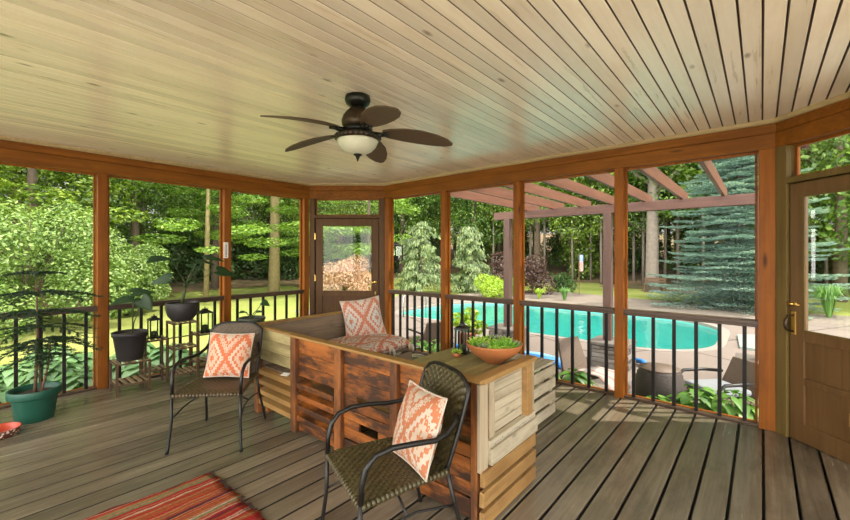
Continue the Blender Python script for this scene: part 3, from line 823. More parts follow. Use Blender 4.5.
for i, (a, b) in enumerate(tr):
    a, b = V(a), V(b); mb = MB(); mid = a.lerp(b, .5)+V((.02*(i-1), .015, 0))
    mb.tube([a, mid, b], [.013-.003*i, .010-.002*i, .004], 8); mb.build('trunk', M['bark_house'], np_, smooth=True, world=False)
def pine_branch(p, ang, L, droop):
    mb = MB(); d = V((math.cos(ang), math.sin(ang), 0)); pts = []
    for k in range(7):
        t = k/6; pts.append(p+d*L*t+V((0,0,-droop*t*t+.02*math.sin(PI*t))))
    mb.tube(pts, [.0045*(1-.7*k/6) for k in range(7)], 5)
    def twig(p0, dd, l):
        n = int(l/.007)
        for q in range(n):
            c = p0+dd*l*q/n
            for s in range(5):
                rv = V((r2.uniform(-1,1), r2.uniform(-1,1), r2.uniform(-.5,.9))).normalized()
                e = c+(dd*.6+rv).normalized()*.017; w = dd.cross(rv).normalized()*.0024
                mb.add([c-w, c+w, e], [(0,1,2)])
    for k in range(1, 7):
        for sg in (-1, 1):
            side = V((-d.y, d.x, 0))*sg
            l = (.30*L+.02)*(1-.55*abs(k/6-.35))
            twig(pts[k], (d*.75+side*.7+V((0,0,-.15))).normalized(), l)
        twig(pts[k-1], (pts[k]-pts[k-1]).normalized(), (pts[k]-pts[k-1]).length)
    return mb
for ti, (z, n, L, dr) in enumerate(((1.27,5,.20,.0), (1.10,6,.40,.05), (.93,6,.46,.06), (.80,5,.44,.08), (.66,5,.42,.10))):
    base = V((-.03*(z-.22)/1.06, .01, z))
    for k in range(n):
        a = 2*PI*k/n+ti*.6+r2.uniform(-.25,.25)
        pine_branch(base, a, L*r2.uniform(.8,1.08), dr).build('branch', M['pine_leaf'], np_, world=False)
for bp in ((.02,.10,.69), (-.10,0,.61), (.04,.06,.55)):
    for k in range(4): pine_branch(V(bp), 2*PI*k/4+r2.uniform(-.4,.4), .28*r2.uniform(.8,1.1), .10).build('branch', M['pine_leaf'], np_, world=False)

def heart_leaf(mb, p, nd, up, L, W, cup=.12, fold=.15):
    """heart shaped blade: attached at p, tip pointing along nd, face normal up"""
    nd = V(nd).normalized(); up = V(up); up = (up-nd*up.dot(nd)).normalized(); sd = nd.cross(up)
    prof = [(-.22,.18,.30),(-.16,.05,.42),(-.05,.0,.50),(.10,0,.5),(.28,0,.46),(.46,0,.36),(.64,0,.25),(.82,0,.12),(1.0,0,.0)]
    vs = []; m = len(prof)
    for t, inner, hw in prof:
        for q in (-1, -.5, 0, .5, 1):
            if q == 0: tt = max(t, -.02) if t < 0 else t; x = 0
            else: x = q*hw*W; tt = t
            z = -cup*L*(tt**2) + fold*abs(x)
            vs.append(V(p)+nd*(tt*L)+sd*x+up*z)
    fs = []
    for i in range(m-1):
        for j in range(4): fs.append((i*5+j, i*5+j+1, (i+1)*5+j+1, (i+1)*5+j))
    mb.add(vs, fs)
def ear_plant(par, base, leaves, trunk=None):
    """leaves: (attach point, direction, normal, L, W)"""
    b = V(base)
    if trunk:
        mb = MB(); mb.tube(trunk, [.016]*(len(trunk)-1)+[.012], 8); mb.build('trunk', M['stem'], par, smooth=True); b = V(trunk[-1])
    for p, d, nrm, L, W in leaves:
        p = V(p); mid = b.lerp(p, .5)+V((0,0,.05*(p-b).length)); mb = MB()
        q1 = b.lerp(p, .25)+V((0,0,.07*(p-b).length)); q2 = b.lerp(p, .75)+V((0,0,.05*(p-b).length))
        q1 += (V((b.x, b.y, 0))-V((p.x, p.y, 0)))*.10
        mb.tube([b, q1, mid, q2, p], [.0065,.0055,.005,.0045,.004], 7); st = mb.build('stem', M['stem'], par, smooth=True)
        mb = MB(); heart_leaf(mb, p, d, nrm, L, W); mb.build('leaf', M['ear_leaf'], st, smooth=True, solid=.0015, world=True)
CAMP = V((0, 0, 1.45))

def slat_shelf(par, xa, xb, ya, yb, z):
    sh = MB(); sh.box(xa-.006, xb+.006, ya, ya+.016, z-.018, z-.004); sh.box(xa-.006, xb+.006, yb-.016, yb, z-.018, z-.004); sh.box(xa-.006, xa+.006, ya+.016, yb-.016, z-.018, z-.004); sh.box(xb-.006, xb+.006, ya+.016, yb-.016, z-.018, z-.004)
    fr = sh.build('shelf', M['stand_wood'], par)
    n = max(4, int((yb-ya)/.052))
    mb = MB()
    for j in range(n):
        y = ya+(yb-ya)*(j+.5)/n; mb.box(xa, xb, y-.014, y+.014, z-.004, z+.006)
    mb.build('slats', M['slat_wood'], fr)
def simple_stand(label, xa, xb, ya, yb, H, shelf_z, group=None):
    t = thing('plant_stand', label, 'plant stand', ((xa+xb)/2, (ya+yb)/2, 0))
    for x in (xa, xb):
        for y in (ya, yb):
            mb = MB(); mb.box(x-.011, x+.011, y-.011, y+.011, 0, H-.006); mb.build('leg', M['stand_wood'], t)
    for z in shelf_z: slat_shelf(t, xa, xb, ya-.011, yb+.011, z)
    return t
simple_stand('low slatted wooden stand under the dark tapered pot', -5.22, -4.95, 1.02, 1.30, .335, (.115, .329))
big = thing('plant_stand', 'three-column stepped wooden plant stand holding the round black bowl and two lanterns', 'plant stand', (-5.13, 1.7, 0))
for xa, xb, ya, yb, H, zs in ((-5.22, -4.99, 1.54, 1.78, .68, (.10, .385, .67)), (-5.27, -5.08, 1.295, 1.505, .51, (.17, .50)), (-5.27, -5.08, 1.815, 2.035, .51, (.17, .49))):
    for x in (xa, xb):
        for y in (ya, yb):
            mb = MB(); mb.box(x-.010, x+.010, y-.010, y+.010, 0, H-.004); mb.build('leg', M['stand_wood'], big)
    for z in zs: slat_shelf(big, xa, xb, ya-.01, yb+.01, z)
mb = MB(); mb.box(-5.20, -5.18, 1.29, 2.04, .14, .155); mb.box(-5.20, -5.18, 1.29, 2.04, .47, .48); mb.build('cross_rail', M['stand_wood'], big)

def lantern(label, loc, w, h, candle, par_z=None, rz=0, top='flat'):
    t = thing('lantern', label, 'lantern', loc, rz); q = w/2
    mb = MB(); mb.box(-q, q, -q, q, 0, .012); mb.build('base', M['black_metal'], t, world=False, bevel=.002)
    mb = MB()
    for x in (-q+.006, q-.006):
        for y in (-q+.006, q-.006): mb.box(x-.006, x+.006, y-.006, y+.006, .012, h*.74)
    mb.build('frame', M['black_metal'], t, world=False)
    mb = MB(); z = h*.74
    mb.box(-q-.004, q+.004, -q-.004, q+.004, z, z+.012)
    vs = [(-q,-q,z+.012),(q,-q,z+.012),(q,q,z+.012),(-q,q,z+.012)]+[(x*q*.45, y*q*.45, h*.86) for x, y in ((-1,-1),(1,-1),(1,1),(-1,1))]
    mb.add(vs, [(0,1,5,4),(1,2,6,5),(2,3,7,6),(3,0,4,7),(4,5,6,7)]); mb.box(-q*.4, q*.4, -q*.4, q*.4, h*.86, h*.91)
    mb.build('roof', M['black_metal'], t, world=False)
    mb = MB(); R = h*.05; mb.tube([(R*math.cos(a*PI/8), 0, h*.93+R*math.sin(a*PI/8)) for a in range(16)], .0035, 6, closed=True); mb.build('ring', M['black_metal'], t, world=False, smooth=True)
    mb = MB(); g = q-.006
    for a, b in (((-g,-g),(g,-g)), ((g,-g),(g,g)), ((g,g),(-g,g)), ((-g,g),(-g,-g))):
        mb.add([(a[0],a[1],.014),(b[0],b[1],.014),(b[0],b[1],z),(a[0],a[1],z)], [(0,1,2,3)])
    mb.build('pane', M['glass'], t, world=False)
    mb = MB(); mb.lathe([(q*.5,.012),(q*.5,.012+h*.22),(q*.45,.016+h*.22),(.004,.014+h*.22),(.002,.026+h*.22)], 16); mb.build('candle', candle, t, world=False, smooth=True)
    return t
cgreen = plain('green_candle', (.05,.075,.025), .5)
lantern('small black lantern with a dark candle on the left tier of the stepped plant stand', (-5.175, 1.40, .507), .105, .27, cgreen)
lantern('black glass lantern on the right tier of the stepped plant stand', (-5.175, 1.93, .497), .135, .31, cgreen)

# tapered pot with elephant ear
p1 = thing('potted_elephant_ear', 'dark tapered pot with a single-stemmed elephant ear on the low stand', 'potted plant', (-5.085, 1.16, .336))
pot_part(p1, [(.108,0),(.113,.006),(.148,.245),(.153,.25),(.160,.252),(.162,.29),(.157,.292),(.148,.28),(.145,.25)], M['dark_pot'])
soil_part(p1, .146, .262)
ear_plant(p1, (-5.085, 1.18, .60), [((-5.02, 1.25, .97), (.3,.5,-.9), (.75,-.45,.5), .17, .17), ((-5.12, 1.20, 1.03), (.25,.9,.05), (.45,-.3,.8), .18, .15), ((-5.05, 1.17, .97), (.3,-.9,-.1), (.25,.05,.95), .22, .19)])
# round bowl with the big elephant ear
p2 = thing('potted_elephant_ear', 'round black bowl planter with a tall elephant ear atop the stepped stand', 'potted plant', (-5.105, 1.66, .676))
pot_part(p2, [(.075,0),(.105,.008),(.145,.06),(.166,.13),(.172,.205),(.169,.212),(.160,.205),(.155,.17)], M['dark_pot'])
soil_part(p2, .155, .185)
ear_plant(p2, (-5.105, 1.66, .88), [
  ((-5.05, 1.53, 1.38), (.55,-.75,.03), (.24,-.10,1), .36, .34), ((-5.12, 1.93, 1.39), (.3,.95,-.1), (.25,-.05,1), .22, .24),
  ((-4.98, 1.78, 1.36), (.5,.75,-.15), (.2,.1,1), .20, .20), ((-5.10, 2.06, 1.23), (.3,.9,-.25), (.55,-.1,.8), .20, .20),
  ((-5.22, 1.56, 1.16), (-.4,-.8,-.2), (.5,-.2,.8), .20, .20), ((-5.20, 1.80, 1.28), (-.2,.8,-.1), (.3,-.2,.95), .22, .22)],
  trunk=[(-5.105,1.655,.85), (-5.10,1.67,.95), (-5.085,1.69,1.05)])
simple_stand('slatted wooden stand hidden behind the dark brown armchair', -5.20, -4.95, 2.33, 2.60, .415, (.115, .409))
p3 = thing('potted_elephant_ear', 'wide olive pot with small sprouting leaves behind the dark brown armchair', 'potted plant', (-5.075, 2.465, .416))
pot_part(p3, [(.11,0),(.115,.005),(.15,.16),(.165,.165),(.168,.20),(.160,.202),(.148,.19),(.146,.165)], M['olive_pot'])
soil_part(p3, .147, .172)
ear_plant(p3, (-5.07, 2.46, .60), [((-5.05, 2.36, .70), (.3,-.9,.05), (.2,.1,1), .10, .09), ((-5.06, 2.53, .68), (.3,.9,.05), (.2,-.1,1), .10, .09), ((-5.04, 2.60, .80), (.5,.5,-.3), (.6,-.3,.7), .10, .11)])

# thermometer on the post
th = thing('thermometer', 'white outdoor thermometer fixed to the left side post', 'thermometer', (XL+.02, 2.262, 1.40))
mb = MB(); mb.box(-.016, -.004, -.03, .03, -.01, .20); mb.build('plate', M['white_plastic'], th, bevel=.012, world=False)
mb = MB(); mb.tube([(-.004,0,.02), (-.004,0,.17)], .004, 6); mb.lathe([(.002,.005),(.008,.012),(.002,.022)], 8, (-.003,0,0)); mb.build('tube', plain('red_tube', (.25,.05,.04), .3), th, world=False, smooth=True)
mb = MB()
for k in range(9):
    for sg in (-1, 1): mb.box(-.0045, -.0032, sg*.012-.005, sg*.012+.005, .035+k*.015, .038+k*.015)
mb.build('scale', M['grey_mark'], th, world=False)

# ------------------------------------------------------------------ things on the corner table
TZ = .742
sb = thing('succulent_bowl', 'wide terracotta bowl of green succulents on the corner table', 'planter', (-1.335, 2.265, TZ))
pot_part(sb, [(.062,0),(.070,.004),(.085,.02),(.13,.05),(.165,.085),(.182,.118),(.184,.124),(.176,.126),(.165,.112),(.155,.10)], M['terracotta'], 'bowl')
soil_part(sb, .158, .104)
M['succ_a'] = leaf('succulent_green', (.13,.36,.03), (.22,.50,.05), (.34,.64,.08), .2, .06)
M['succ_b'] = leaf('succulent_lime', (.30,.52,.05), (.40,.62,.08), (.50,.68,.12), .2, .06)
M['succ_c'] = leaf('succulent_grey', (.20,.30,.16), (.28,.36,.20), (.36,.40,.24), .1, .05)
def rosette(par, c, R, mat, n=22, hgt=.4, name='succulent', world=False, seed=1):
    q = random.Random(seed); mb = MB(); ga = 2.39996
    for k in range(n):
        t = (k+1)/n; a = k*ga; el = 1.35-1.15*t
        d = V((math.cos(a)*math.cos(el), math.sin(a)*math.cos(el), math.sin(el)*.9)); L = R*(.35+.65*t)
        sd = V((-math.sin(a), math.cos(a), 0)); up = d.cross(sd)*-1
        b = V(c)+d*R*.05; w = L*.26
        vs = [b-sd*w*.4, b+sd*w*.4, b+d*L*.6+sd*w+up*.1*L, b+d*L*1.0+V((0,0,.15*L)), b+d*L*.6-sd*w+up*.1*L, b+d*L*.55-up*w*.5]
        mb.add(vs, [(0,1,2,5),(5,2,3),(0,5,4),(5,3,4),(1,0,4,3,2)])
    return mb.build(name, mat, par, world=world)
q = random.Random(5)
spots = [(-.10,-.05,.05,'succ_b'), (-.13,.02,.04,'succ_a'), (-.06,-.10,.04,'succ_a'), (-.06,.0,.045,'succ_b'), (.06,-.07,.055,'succ_a'), (.10,-.02,.055,'succ_a'), (.11,.05,.045,'succ_c'), (.05,.02,.05,'succ_a'), (.02,.11,.045,'succ_b'), (-.04,.10,.05,'succ_c'), (-.10,.09,.04,'succ_a'), (.0,-.12,.035,'succ_c'), (.08,-.12,.035,'succ_b'), (.13,-.07,.03,'succ_b')]
for k, (x, y, R_, m) in enumerate(spots): rosette(sb, (x, y, .112), R_*1.5, M[m], seed=k)
for k, (x, y, r_) in enumerate(((-.01,-.04,.028), (.03,-.02,.02), (.0,.05,.024))):
    mb = MB(); mb.lathe([(.001,0),(r_*.8,.003),(r_,.014),(r_*.7,.026),(.002,.030)], 12, (x, y, .108)); mb.build('stone', M['terracotta_in'], sb, smooth=True, world=False)
lantern('tall black metal lantern on the corner table behind the succulent bowl', (-1.625, 2.315, TZ), .085, .23, cgreen, rz=.3)
ss = thing('potted_succulent', 'small lime green succulent beside the table lantern', 'potted plant', (-1.60, 2.215, TZ))
pot_part(ss, [(.022,0),(.026,.003),(.03,.025),(.027,.026),(.025,.02)], M['terracotta']); soil_part(ss, .026, .02)
rosette(ss, (0,0,.024), .05, M['succ_b'], seed=40)

# ------------------------------------------------------------------ the garden
ZG = -.55
def grass_mat():
    t = NT('lawn_grass'); co = t.n('TexCoord').outputs['Object']
    a = t.n('TexNoise', Vector=co, Scale=.35, Detail=4.0); b = t.n('TexNoise', Vector=co, Scale=14.0, Detail=6.0, Roughness=.8)
    f = t.math('ADD', t.math('MULTIPLY', a.outputs[0], .5), t.math('MULTIPLY', b.outputs[0], .5))
    c = t.ramp(f, [(.32, C(.13,.17,.03)), (.5, C(.26,.30,.075)), (.66, C(.41,.42,.15))])
    bs = t.n('BsdfPrincipled', Base__Color=c, Roughness=.9); bs.inputs['Specular IOR Level'].default_value = .1
    bp = t.n('Bump', Strength=.9, Distance=.05, Height=b.outputs[0]); t.t.links.new(bp.outputs[0], bs.inputs['Normal'])
    return t.done(bs)
def litter_mat():
    t = NT('leaf_litter'); co = t.n('TexCoord').outputs['Object']
    a = t.n('TexNoise', Vector=co, Scale=.5, Detail=5.0); b = t.n('TexNoise', Vector=co, Scale=9.0, Detail=6.0, Roughness=.8)
    f = t.math('ADD', t.math('MULTIPLY', a.outputs[0], .5), t.math('MULTIPLY', b.outputs[0], .5))
    c = t.ramp(f, [(.35, C(.05,.06,.015)), (.5, C(.13,.09,.04)), (.62, C(.27,.17,.09))])
    bs = t.n('BsdfPrincipled', Base__Color=c, Roughness=.95)
    return t.done(bs)
def gravel_mat():
    t = NT('gravel'); co = t.n('TexCoord').outputs['Object']
    v = t.n('TexVoronoi', Vector=co, Scale=9.0); n = t.n('TexNoise', Vector=co, Scale=1.2, Detail=4.0)
    c = t.mix(n.outputs[0], C(.15,.115,.085), C(.25,.21,.175)); c = t.mix(t.math('MULTIPLY', v.outputs['Color'], .5), c, C(.12,.10,.08))
    bs = t.n('BsdfPrincipled', Base__Color=c, Roughness=.9)
    bp = t.n('Bump', Strength=.8, Distance=.03, Height=v.outputs[0]); t.t.links.new(bp.outputs[0], bs.inputs['Normal'])
    return t.done(bs)
def patio_mat():
    t = NT('patio_concrete'); co = t.n('TexCoord').outputs['Object']
    n = t.n('TexNoise', Vector=co, Scale=.8, Detail=6.0); f = t.n('TexNoise', Vector=co, Scale=40.0, Detail=3.0)
    c = t.mix(n.outputs[0], C(.165,.128,.108), C(.24,.195,.168)); c = t.mix(t.math('MULTIPLY', f.outputs[0], .35), c, C(.085,.07,.06))
    mp = t.n('Mapping', Vector=co, Rotation=(0, 0, .5))
    br = t.n('TexBrick', {'offset': 0.0}, Vector=mp.outputs[0], Color1=G(1), Color2=G(1), Mortar=G(0), Scale=1.0, Mortar__Size=.028, Brick__Width=2.0, Row__Height=2.0)
    c = t.mix(br.outputs['Color'], C(.06,.045,.04), c)
    return t.done(t.n('BsdfPrincipled', Base__Color=c, Roughness=.8))
def water_mat():
    t = NT('pool_water'); co = t.n('TexCoord').outputs['Object']
    n = t.n('TexNoise', Vector=co, Scale=2.2, Detail=3.0); bp = t.n('Bump', Strength=.25, Distance=.08, Height=n.outputs[0])
    a = t.n('BsdfTransparent', Color=C(.58,.92,.89)); g = t.n('BsdfGlossy', Color=G(1), Roughness=.03, Normal=bp.outputs[0])
    fr = t.n('Fresnel', IOR=1.33, Normal=bp.outputs[0])
    m = t.n('MixShader', Fac=fr.outputs[0]); t.t.links.new(a.outputs[0], m.inputs[1]); t.t.links.new(g.outputs[0], m.inputs[2])
    return t.done(m)
M['grass'] = grass_mat(); M['litter'] = litter_mat(); M['gravel'] = gravel_mat(); M['patio'] = patio_mat(); M['water'] = water_mat()
M['bounce_slab'] = plain('bounce_surface', (.78,.73,.66), .8, noise=.12, scale=2)
M['coping'] = plain('pool_coping', (.24,.205,.18), .7, noise=.1, scale=8)
M['basin'] = plain('pool_plaster', (.22,.60,.57), .6, noise=.08, scale=3)
def rounded(x0, x1, y0, y1, rs, n=8):
    """corner radii in order (x0,y0),(x1,y0),(x1,y1),(x0,y1)"""
    out = []
    for (cx, cy, a0), r in zip(((x0, y0, PI), (x1, y0, 1.5*PI), (x1, y1, 0), (x0, y1, .5*PI)), rs):
        ox = cx+r if cx == x0 else cx-r; oy = cy+r if cy == y0 else cy-r
        for k in range(n+1):
            a = a0+PI/2*k/n; out.append((ox+r*math.cos(a), oy+r*math.sin(a)))
    return out
def holed(name, outer, holes, z, mat, label):
    bm = bmesh.new(); ed = []
    for loop in [outer]+holes:
        vs = [bm.verts.new((x, y, z)) for x, y in loop]
        ed += [bm.edges.new((vs[i], vs[(i+1) % len(vs)])) for i in range(len(vs))]
    bmesh.ops.triangle_fill(bm, use_beauty=True, use_dissolve=False, edges=ed)
    for f in bm.faces:
        f.normal_update()
        if f.normal.z < 0: f.normal_flip()
    me = bpy.data.meshes.new(name); bm.to_mesh(me); bm.free(); me.materials.append(mat)
    o = bpy.data.objects.new(name, me); COL.objects.link(o); return struct(o, label)
PX0, PX1, PY0, PY1 = -9.7, -.75, 9.3, 14.6
def poolpoly(e): return rounded(PX0-e, PX1+e, PY0-e, PY1+e, (1.1+e, 1.5+e, 2.2+e, 2.4+e))
PATIO = [(-5.2, 3.9), (7, 3.9), (7, 15.4), (2.5, 16.2), (-4, 15.5), (-9.5, 15.4), (-12.8, 15.9), (-13.2, 13.5), (-10.6, 9.6), (-6.8, 6.4)]
holed('patio', PATIO, [poolpoly(.02)], ZG, M['patio'], 'concrete patio around the pool')
mb = MB(); mb.prism([(-5.4,-14),(14,-14),(14,3.8),(1.5,3.8),(1.5,-1.9),(-5.4,-1.9)], ZG-.05, ZG+.004)
struct(mb.build('bounce_slab', M['bounce_slab']), 'added pale terrace behind and beside the porch')  # unseen ground slab, added to bounce light up onto the ceiling
def hmap(x, y):
    d = max(0, y-25)*.10 + max(0, -x-19)*.07
    return ZG-.012+min(d, 6)
# lawn as a gently rising sheet with the patio kept clear
mb = MB(); xs = [-70+2.5*i for i in range(45)]; ys = [-30+2.5*i for i in range(45)]
vs = [(x, y, hmap(x, y)-.012) for x in xs for y in ys]; n = len(ys); fs = []
for i in range(len(xs)-1):
    for j in range(n-1):
        cx, cy = xs[i]+1.25, ys[j]+1.25
        if -11.5 < cx < .9 and 7.5 < cy < 15.6: continue
        fs.append((i*n+j, (i+1)*n+j, (i+1)*n+j+1, i*n+j+1))
mb.add(vs, fs); struct(mb.build('lawn', M['grass'], smooth=True), 'sunlit lawn around the porch and pool')
# woods floor, slightly above the lawn sheet
def sheet(name, mat, label, inside, dz, st=1.25, x0=-70, x1=42, y0=-30, y1=80):
    mb = MB(); idx = {}; fs = []; vs = []
    nx, ny = int((x1-x0)/st), int((y1-y0)/st)
    def g(i, j):
        if (i, j) not in idx:
            x, y = x0+i*st, y0+j*st
            idx[(i, j)] = len(vs); vs.append((x, y, hmap(x, y)+dz))
        return idx[(i, j)]
    for i in range(nx):
        for j in range(ny):
            if inside(x0+(i+.5)*st, y0+(j+.5)*st): fs.append((g(i,j), g(i+1,j), g(i+1,j+1), g(i,j+1)))
    mb.add(vs, fs); return struct(mb.build(name, mat, smooth=True), label)
sheet('woodland_floor', M['litter'], 'leaf strewn ground under the woods', lambda x, y: (y > 25.5+1.2*math.sin(x*.4)) or (x < -20.5+1.2*math.sin(y*.5)), .015)
mb = MB(); mb.prism([(-11.5,15.3),(-4,15.42),(2.5,16.1),(7,15.3),(12,15.5),(12,17.8),(5,18.2),(1,18.4),(-4,19.4),(-8,20.4),(-10.5,19.0)], ZG-.05, ZG+.006)
struct(mb.build('gravel_bed', M['gravel']), 'gravel and mulch bed beyond the pool')
# pool
pool = thing('swimming_pool', 'turquoise in-ground swimming pool with pale coping beyond the patio', 'swimming pool', ((PX0+PX1)/2, (PY0+PY1)/2, ZG))
mb = MB(); a, b = poolpoly(.16), poolpoly(-.02); n = len(a); z = ZG+.012
vs = [(x, y, z) for x, y in a]+[(x, y, z) for x, y in b]+[(x, y, ZG-.01) for x, y in a]+[(x, y, ZG-.07) for x, y in b]
fs = []
for i in range(n):
    j = (i+1) % n; fs += [(i, j, n+j, n+i), (2*n+i, 2*n+j, j, i), (n+i, n+j, 3*n+j, 3*n+i)]
mb.add(vs, fs); mb.build('coping', M['coping'], pool)
mb = MB(); a = poolpoly(0); vs = [(x, y, ZG-.02) for x, y in a]+[(x, y, ZG-1.3) for x, y in a]
mb.add(vs, [(n+i, n+(i+1) % n, (i+1) % n, i) for i in range(n)]+[tuple(range(n, 2*n))]); mb.build('basin', M['basin'], pool)
mb = MB(); vs = [(x, y, ZG-.10) for x, y in a]; mb.add(vs, [tuple(range(n))]); mb.build('water', M['water'], pool)
mb = MB()
for dx in (0, .45):
    mb.tube([(-8.6+dx, 9.05, ZG), (-8.6+dx, 9.05, ZG+.6), (-8.6+dx, 9.2, ZG+.78), (-8.6+dx, 9.45, ZG+.78), (-8.6+dx, 9.62, ZG+.55), (-8.6+dx, 9.62, ZG-.5)], .02, 8)
mb.build('handrail', plain('steel_rail', (.45,.45,.45), .25, .9), pool, smooth=True)
mb = MB()
mb.prism([(-.35,10.6),(1.6,10.3),(2.0,11.9),(.2,12.6),(-.45,12.2)], ZG+.0, ZG+.05)
mb.build('cover', plain('pool_cover', (.22,.27,.24), .6), pool, label='pale green folded pool cover')

# ---- pergola and its stone pillars
M['perg'] = wood('pergola_wood', (.17,.07,.04), (.10,.038,.022), (.08,.04,.03), 'Y', .3, .6, .2, knots=False)
M['perg_x'] = wood('pergola_wood_x', (.13,.06,.042), (.08,.035,.026), (.07,.035,.03), 'X', .3, .6, .1, knots=False)
M['perg_z'] = wood('pergola_wood_z', (.11,.06,.045), (.075,.04,.03), (.07,.035,.03), 'Z', .3, .6, .1, knots=False)
pg = thing('pergola', 'reddish brown pergola over the patio outside the pool side screens', 'pergola', (-2.1, 6.1, ZG))
PXS = (-4.14, -2.12, .02)
for x in PXS:
    mb = MB(); mb.box(x-.07, x+.07, 7.53, 7.67, ZG+.442, 2.18); mb.build('post', M['perg_z'], pg, bevel=.006)
mb = MB(); mb.box(-4.46, .4, 7.56, 7.60, 2.18, 2.34); mb.build('beam', M['perg_x'], pg, bevel=.005)
mb = MB(); mb.box(-4.46, .4, 7.66, 7.70, 2.18, 2.34); mb.build('beam', M['perg_x'], pg, bevel=.005)
mb = MB(); mb.box(-4.4, .3, 4.50, 4.54, 2.32, 2.50); mb.build('ledger', M['perg_x'], pg)
for k in range(8):
    x = .09-.54*k
    mb = MB()
    vs = [(x-.022,4.5,2.34),(x+.022,4.5,2.34),(x+.022,4.5,2.49),(x-.022,4.5,2.49),(x-.022,8.0,2.34),(x+.022,8.0,2.34),(x+.022,8.15,2.40),(x-.022,8.15,2.40),(x+.022,8.15,2.49),(x-.022,8.15,2.49)]
    mb.add(vs, [(0,1,2,3),(1,0,4,5),(5,4,7,6),(6,7,9,8),(8,9,3,2),(1,5,6,8,2),(0,3,9,7,4)]); mb.build('rafter', M['perg'], pg)
def stone_mat():
    t = NT('ledge_stone'); r = t.n('NewGeometry').outputs['Random Per Island']; co = t.n('TexCoord').outputs['Object']
    c = t.ramp(r, [(0, C(.10,.085,.07)), (.5, C(.19,.165,.14)), (1, C(.28,.25,.22))]); n = t.n('TexNoise', Vector=co, Scale=14.0, Detail=5.0)
    c = t.mix(t.math('MULTIPLY', n.outputs[0], .6), c, C(.08,.07,.06))
    b = t.n('BsdfPrincipled', Base__Color=c, Roughness=.9); bp = t.n('Bump', Strength=.6, Distance=.02, Height=n.outputs[0]); t.t.links.new(bp.outputs[0], b.inputs['Normal'])
    return t.done(b)
M['stone'] = stone_mat()
def stones(x0, x1, y0, y1, z0, z1, seed):
    q = random.Random(seed); mb = MB(); z = z0
    while z < z1-.01:
        h = min(q.uniform(.06, .10), z1-z)
        for (a0, a1, horiz, fixed) in ((x0, x1, True, y0), (x0, x1, True, y1), (y0, y1, False, x0), (y0, y1, False, x1)):
            a = a0
            while a < a1-.02:
                l = min(q.uniform(.14, .34), a1-a); j = q.uniform(-.015, .02)
                if horiz: mb.box(a+.004, a+l-.004, fixed-.06-j, fixed+.06+j, z+.004, z+h-.004)
                else: mb.box(fixed-.06-j, fixed+.06+j, a+.004, a+l-.004, z+.004, z+h-.004)
                a += l
        z += h
    mb.box(x0-.02, x1+.02, y0-.02, y1+.02, z0, z1-.03)
    return mb
for x, lab in ((-4.14, 'stacked stone pillar under the left pergola post'), (-2.05, 'stacked stone pillar under the middle pergola post, by the blue floats'), (.02, 'stacked stone pillar under the right pergola post')):
    sp = thing('stone_pillar', lab, 'pillar', (x, 7.6, ZG), 0, None)
    stones(x-.26, x+.26, 7.34, 7.86, ZG, ZG+.40, int(x*10)).build('stack', M['stone'], sp, bevel=.008)
    mb = MB(); mb.box(x-.33, x+.33, 7.27, 7.93, ZG+.385, ZG+.44); mb.build('cap_stone', M['stone'], sp, bevel=.01)
sw = stones(-.12, 1.3, 6.72, 7.0, ZG, ZG+.45, 77).build('stone_wall', M['stone'], bevel=.008)
tag(sw, 'low dry stone wall at the right edge of the patio', 'wall')

# ---- patio furniture
M['wick_g'] = plain('grey_brown_wicker', (.13,.09,.065), .6, noise=.35, scale=45, bump=.4)
M['pale_cloth'] = plain('pale_cushion', (.22,.24,.25), .9, noise=.15, scale=14)
def patio_chair(label, loc, rz, back_h=.70, cush=True, arms=True, sc_=1.0):
    """faces -Y locally"""
    t = thing('patio_chair', label, 'chair', loc, rz); t.scale = (sc_,)*3
    def strip(mb, a, b, w0, w1, th):
        a, b = V(a), V(b); n = (b-a).cross(V((1,0,0))).normalized()*th/2
        vs = [a+V((-w0,0,0))-n, a+V((w0,0,0))-n, b+V((w1,0,0))-n, b+V((-w1,0,0))-n, a+V((-w0,0,0))+n, a+V((w0,0,0))+n, b+V((w1,0,0))+n, b+V((-w1,0,0))+n]
        mb.add(vs, [(0,1,2,3),(7,6,5,4),(4,5,1,0),(5,6,2,1),(6,7,3,2),(7,4,0,3)])
    mb = MB(); strip(mb, (0,-.26,.34), (0,.24,.30), .26, .24, .05); mb.build('seat', M['wick_g'], t, world=False, bevel=.01)
    mb = MB(); strip(mb, (0,.22,.27), (0,.38,back_h), .25, .20, .045); mb.build('backrest', M['wick_g'], t, world=False, bevel=.012)
    for s in (-1, 1):
        mb = MB(); mb.tube([(s*.25,-.27,0), (s*.26,-.25,.34)], [.018,.022], 8); mb.build('leg', M['wick_g'], t, world=False, smooth=True)
        mb = MB(); mb.tube([(s*.24,.34,0), (s*.24,.23,.30)], [.018,.022], 8); mb.build('leg', M['wick_g'], t, world=False, smooth=True)
        if not arms: continue
        mb = MB(); mb.tube([(s*.265,-.25,.34), (s*.28,-.27,.46), (s*.285,-.20,.515), (s*.285,.05,.52), (s*.26,.28,.50)], .019, 8); mb.build('armrest', M['black_metal'], t, world=False, smooth=True)
    if cush:
        mb = MB(); mb.box(-.22, .22, -.25, .19, .36, .43); mb.build('cushion', M['pale_cloth'], t, world=False, bevel=.03, label='pale seat cushion')
    return t
patio_chair('brown wicker patio chair with a pale cushion at the right, beside the round wicker barrel', (-.38, 5.80, ZG), -.75, .68, sc_=1.06)
patio_chair('grey brown wicker patio chair near the middle stone pillar', (-1.87, 5.75, ZG), 1.15, .74, False, False)
patio_chair('grey brown wicker patio chair seen past the end of the bench cushion', (-5.0, 5.9, ZG), -1.9, .72, False)
bt = MB(); vs = []
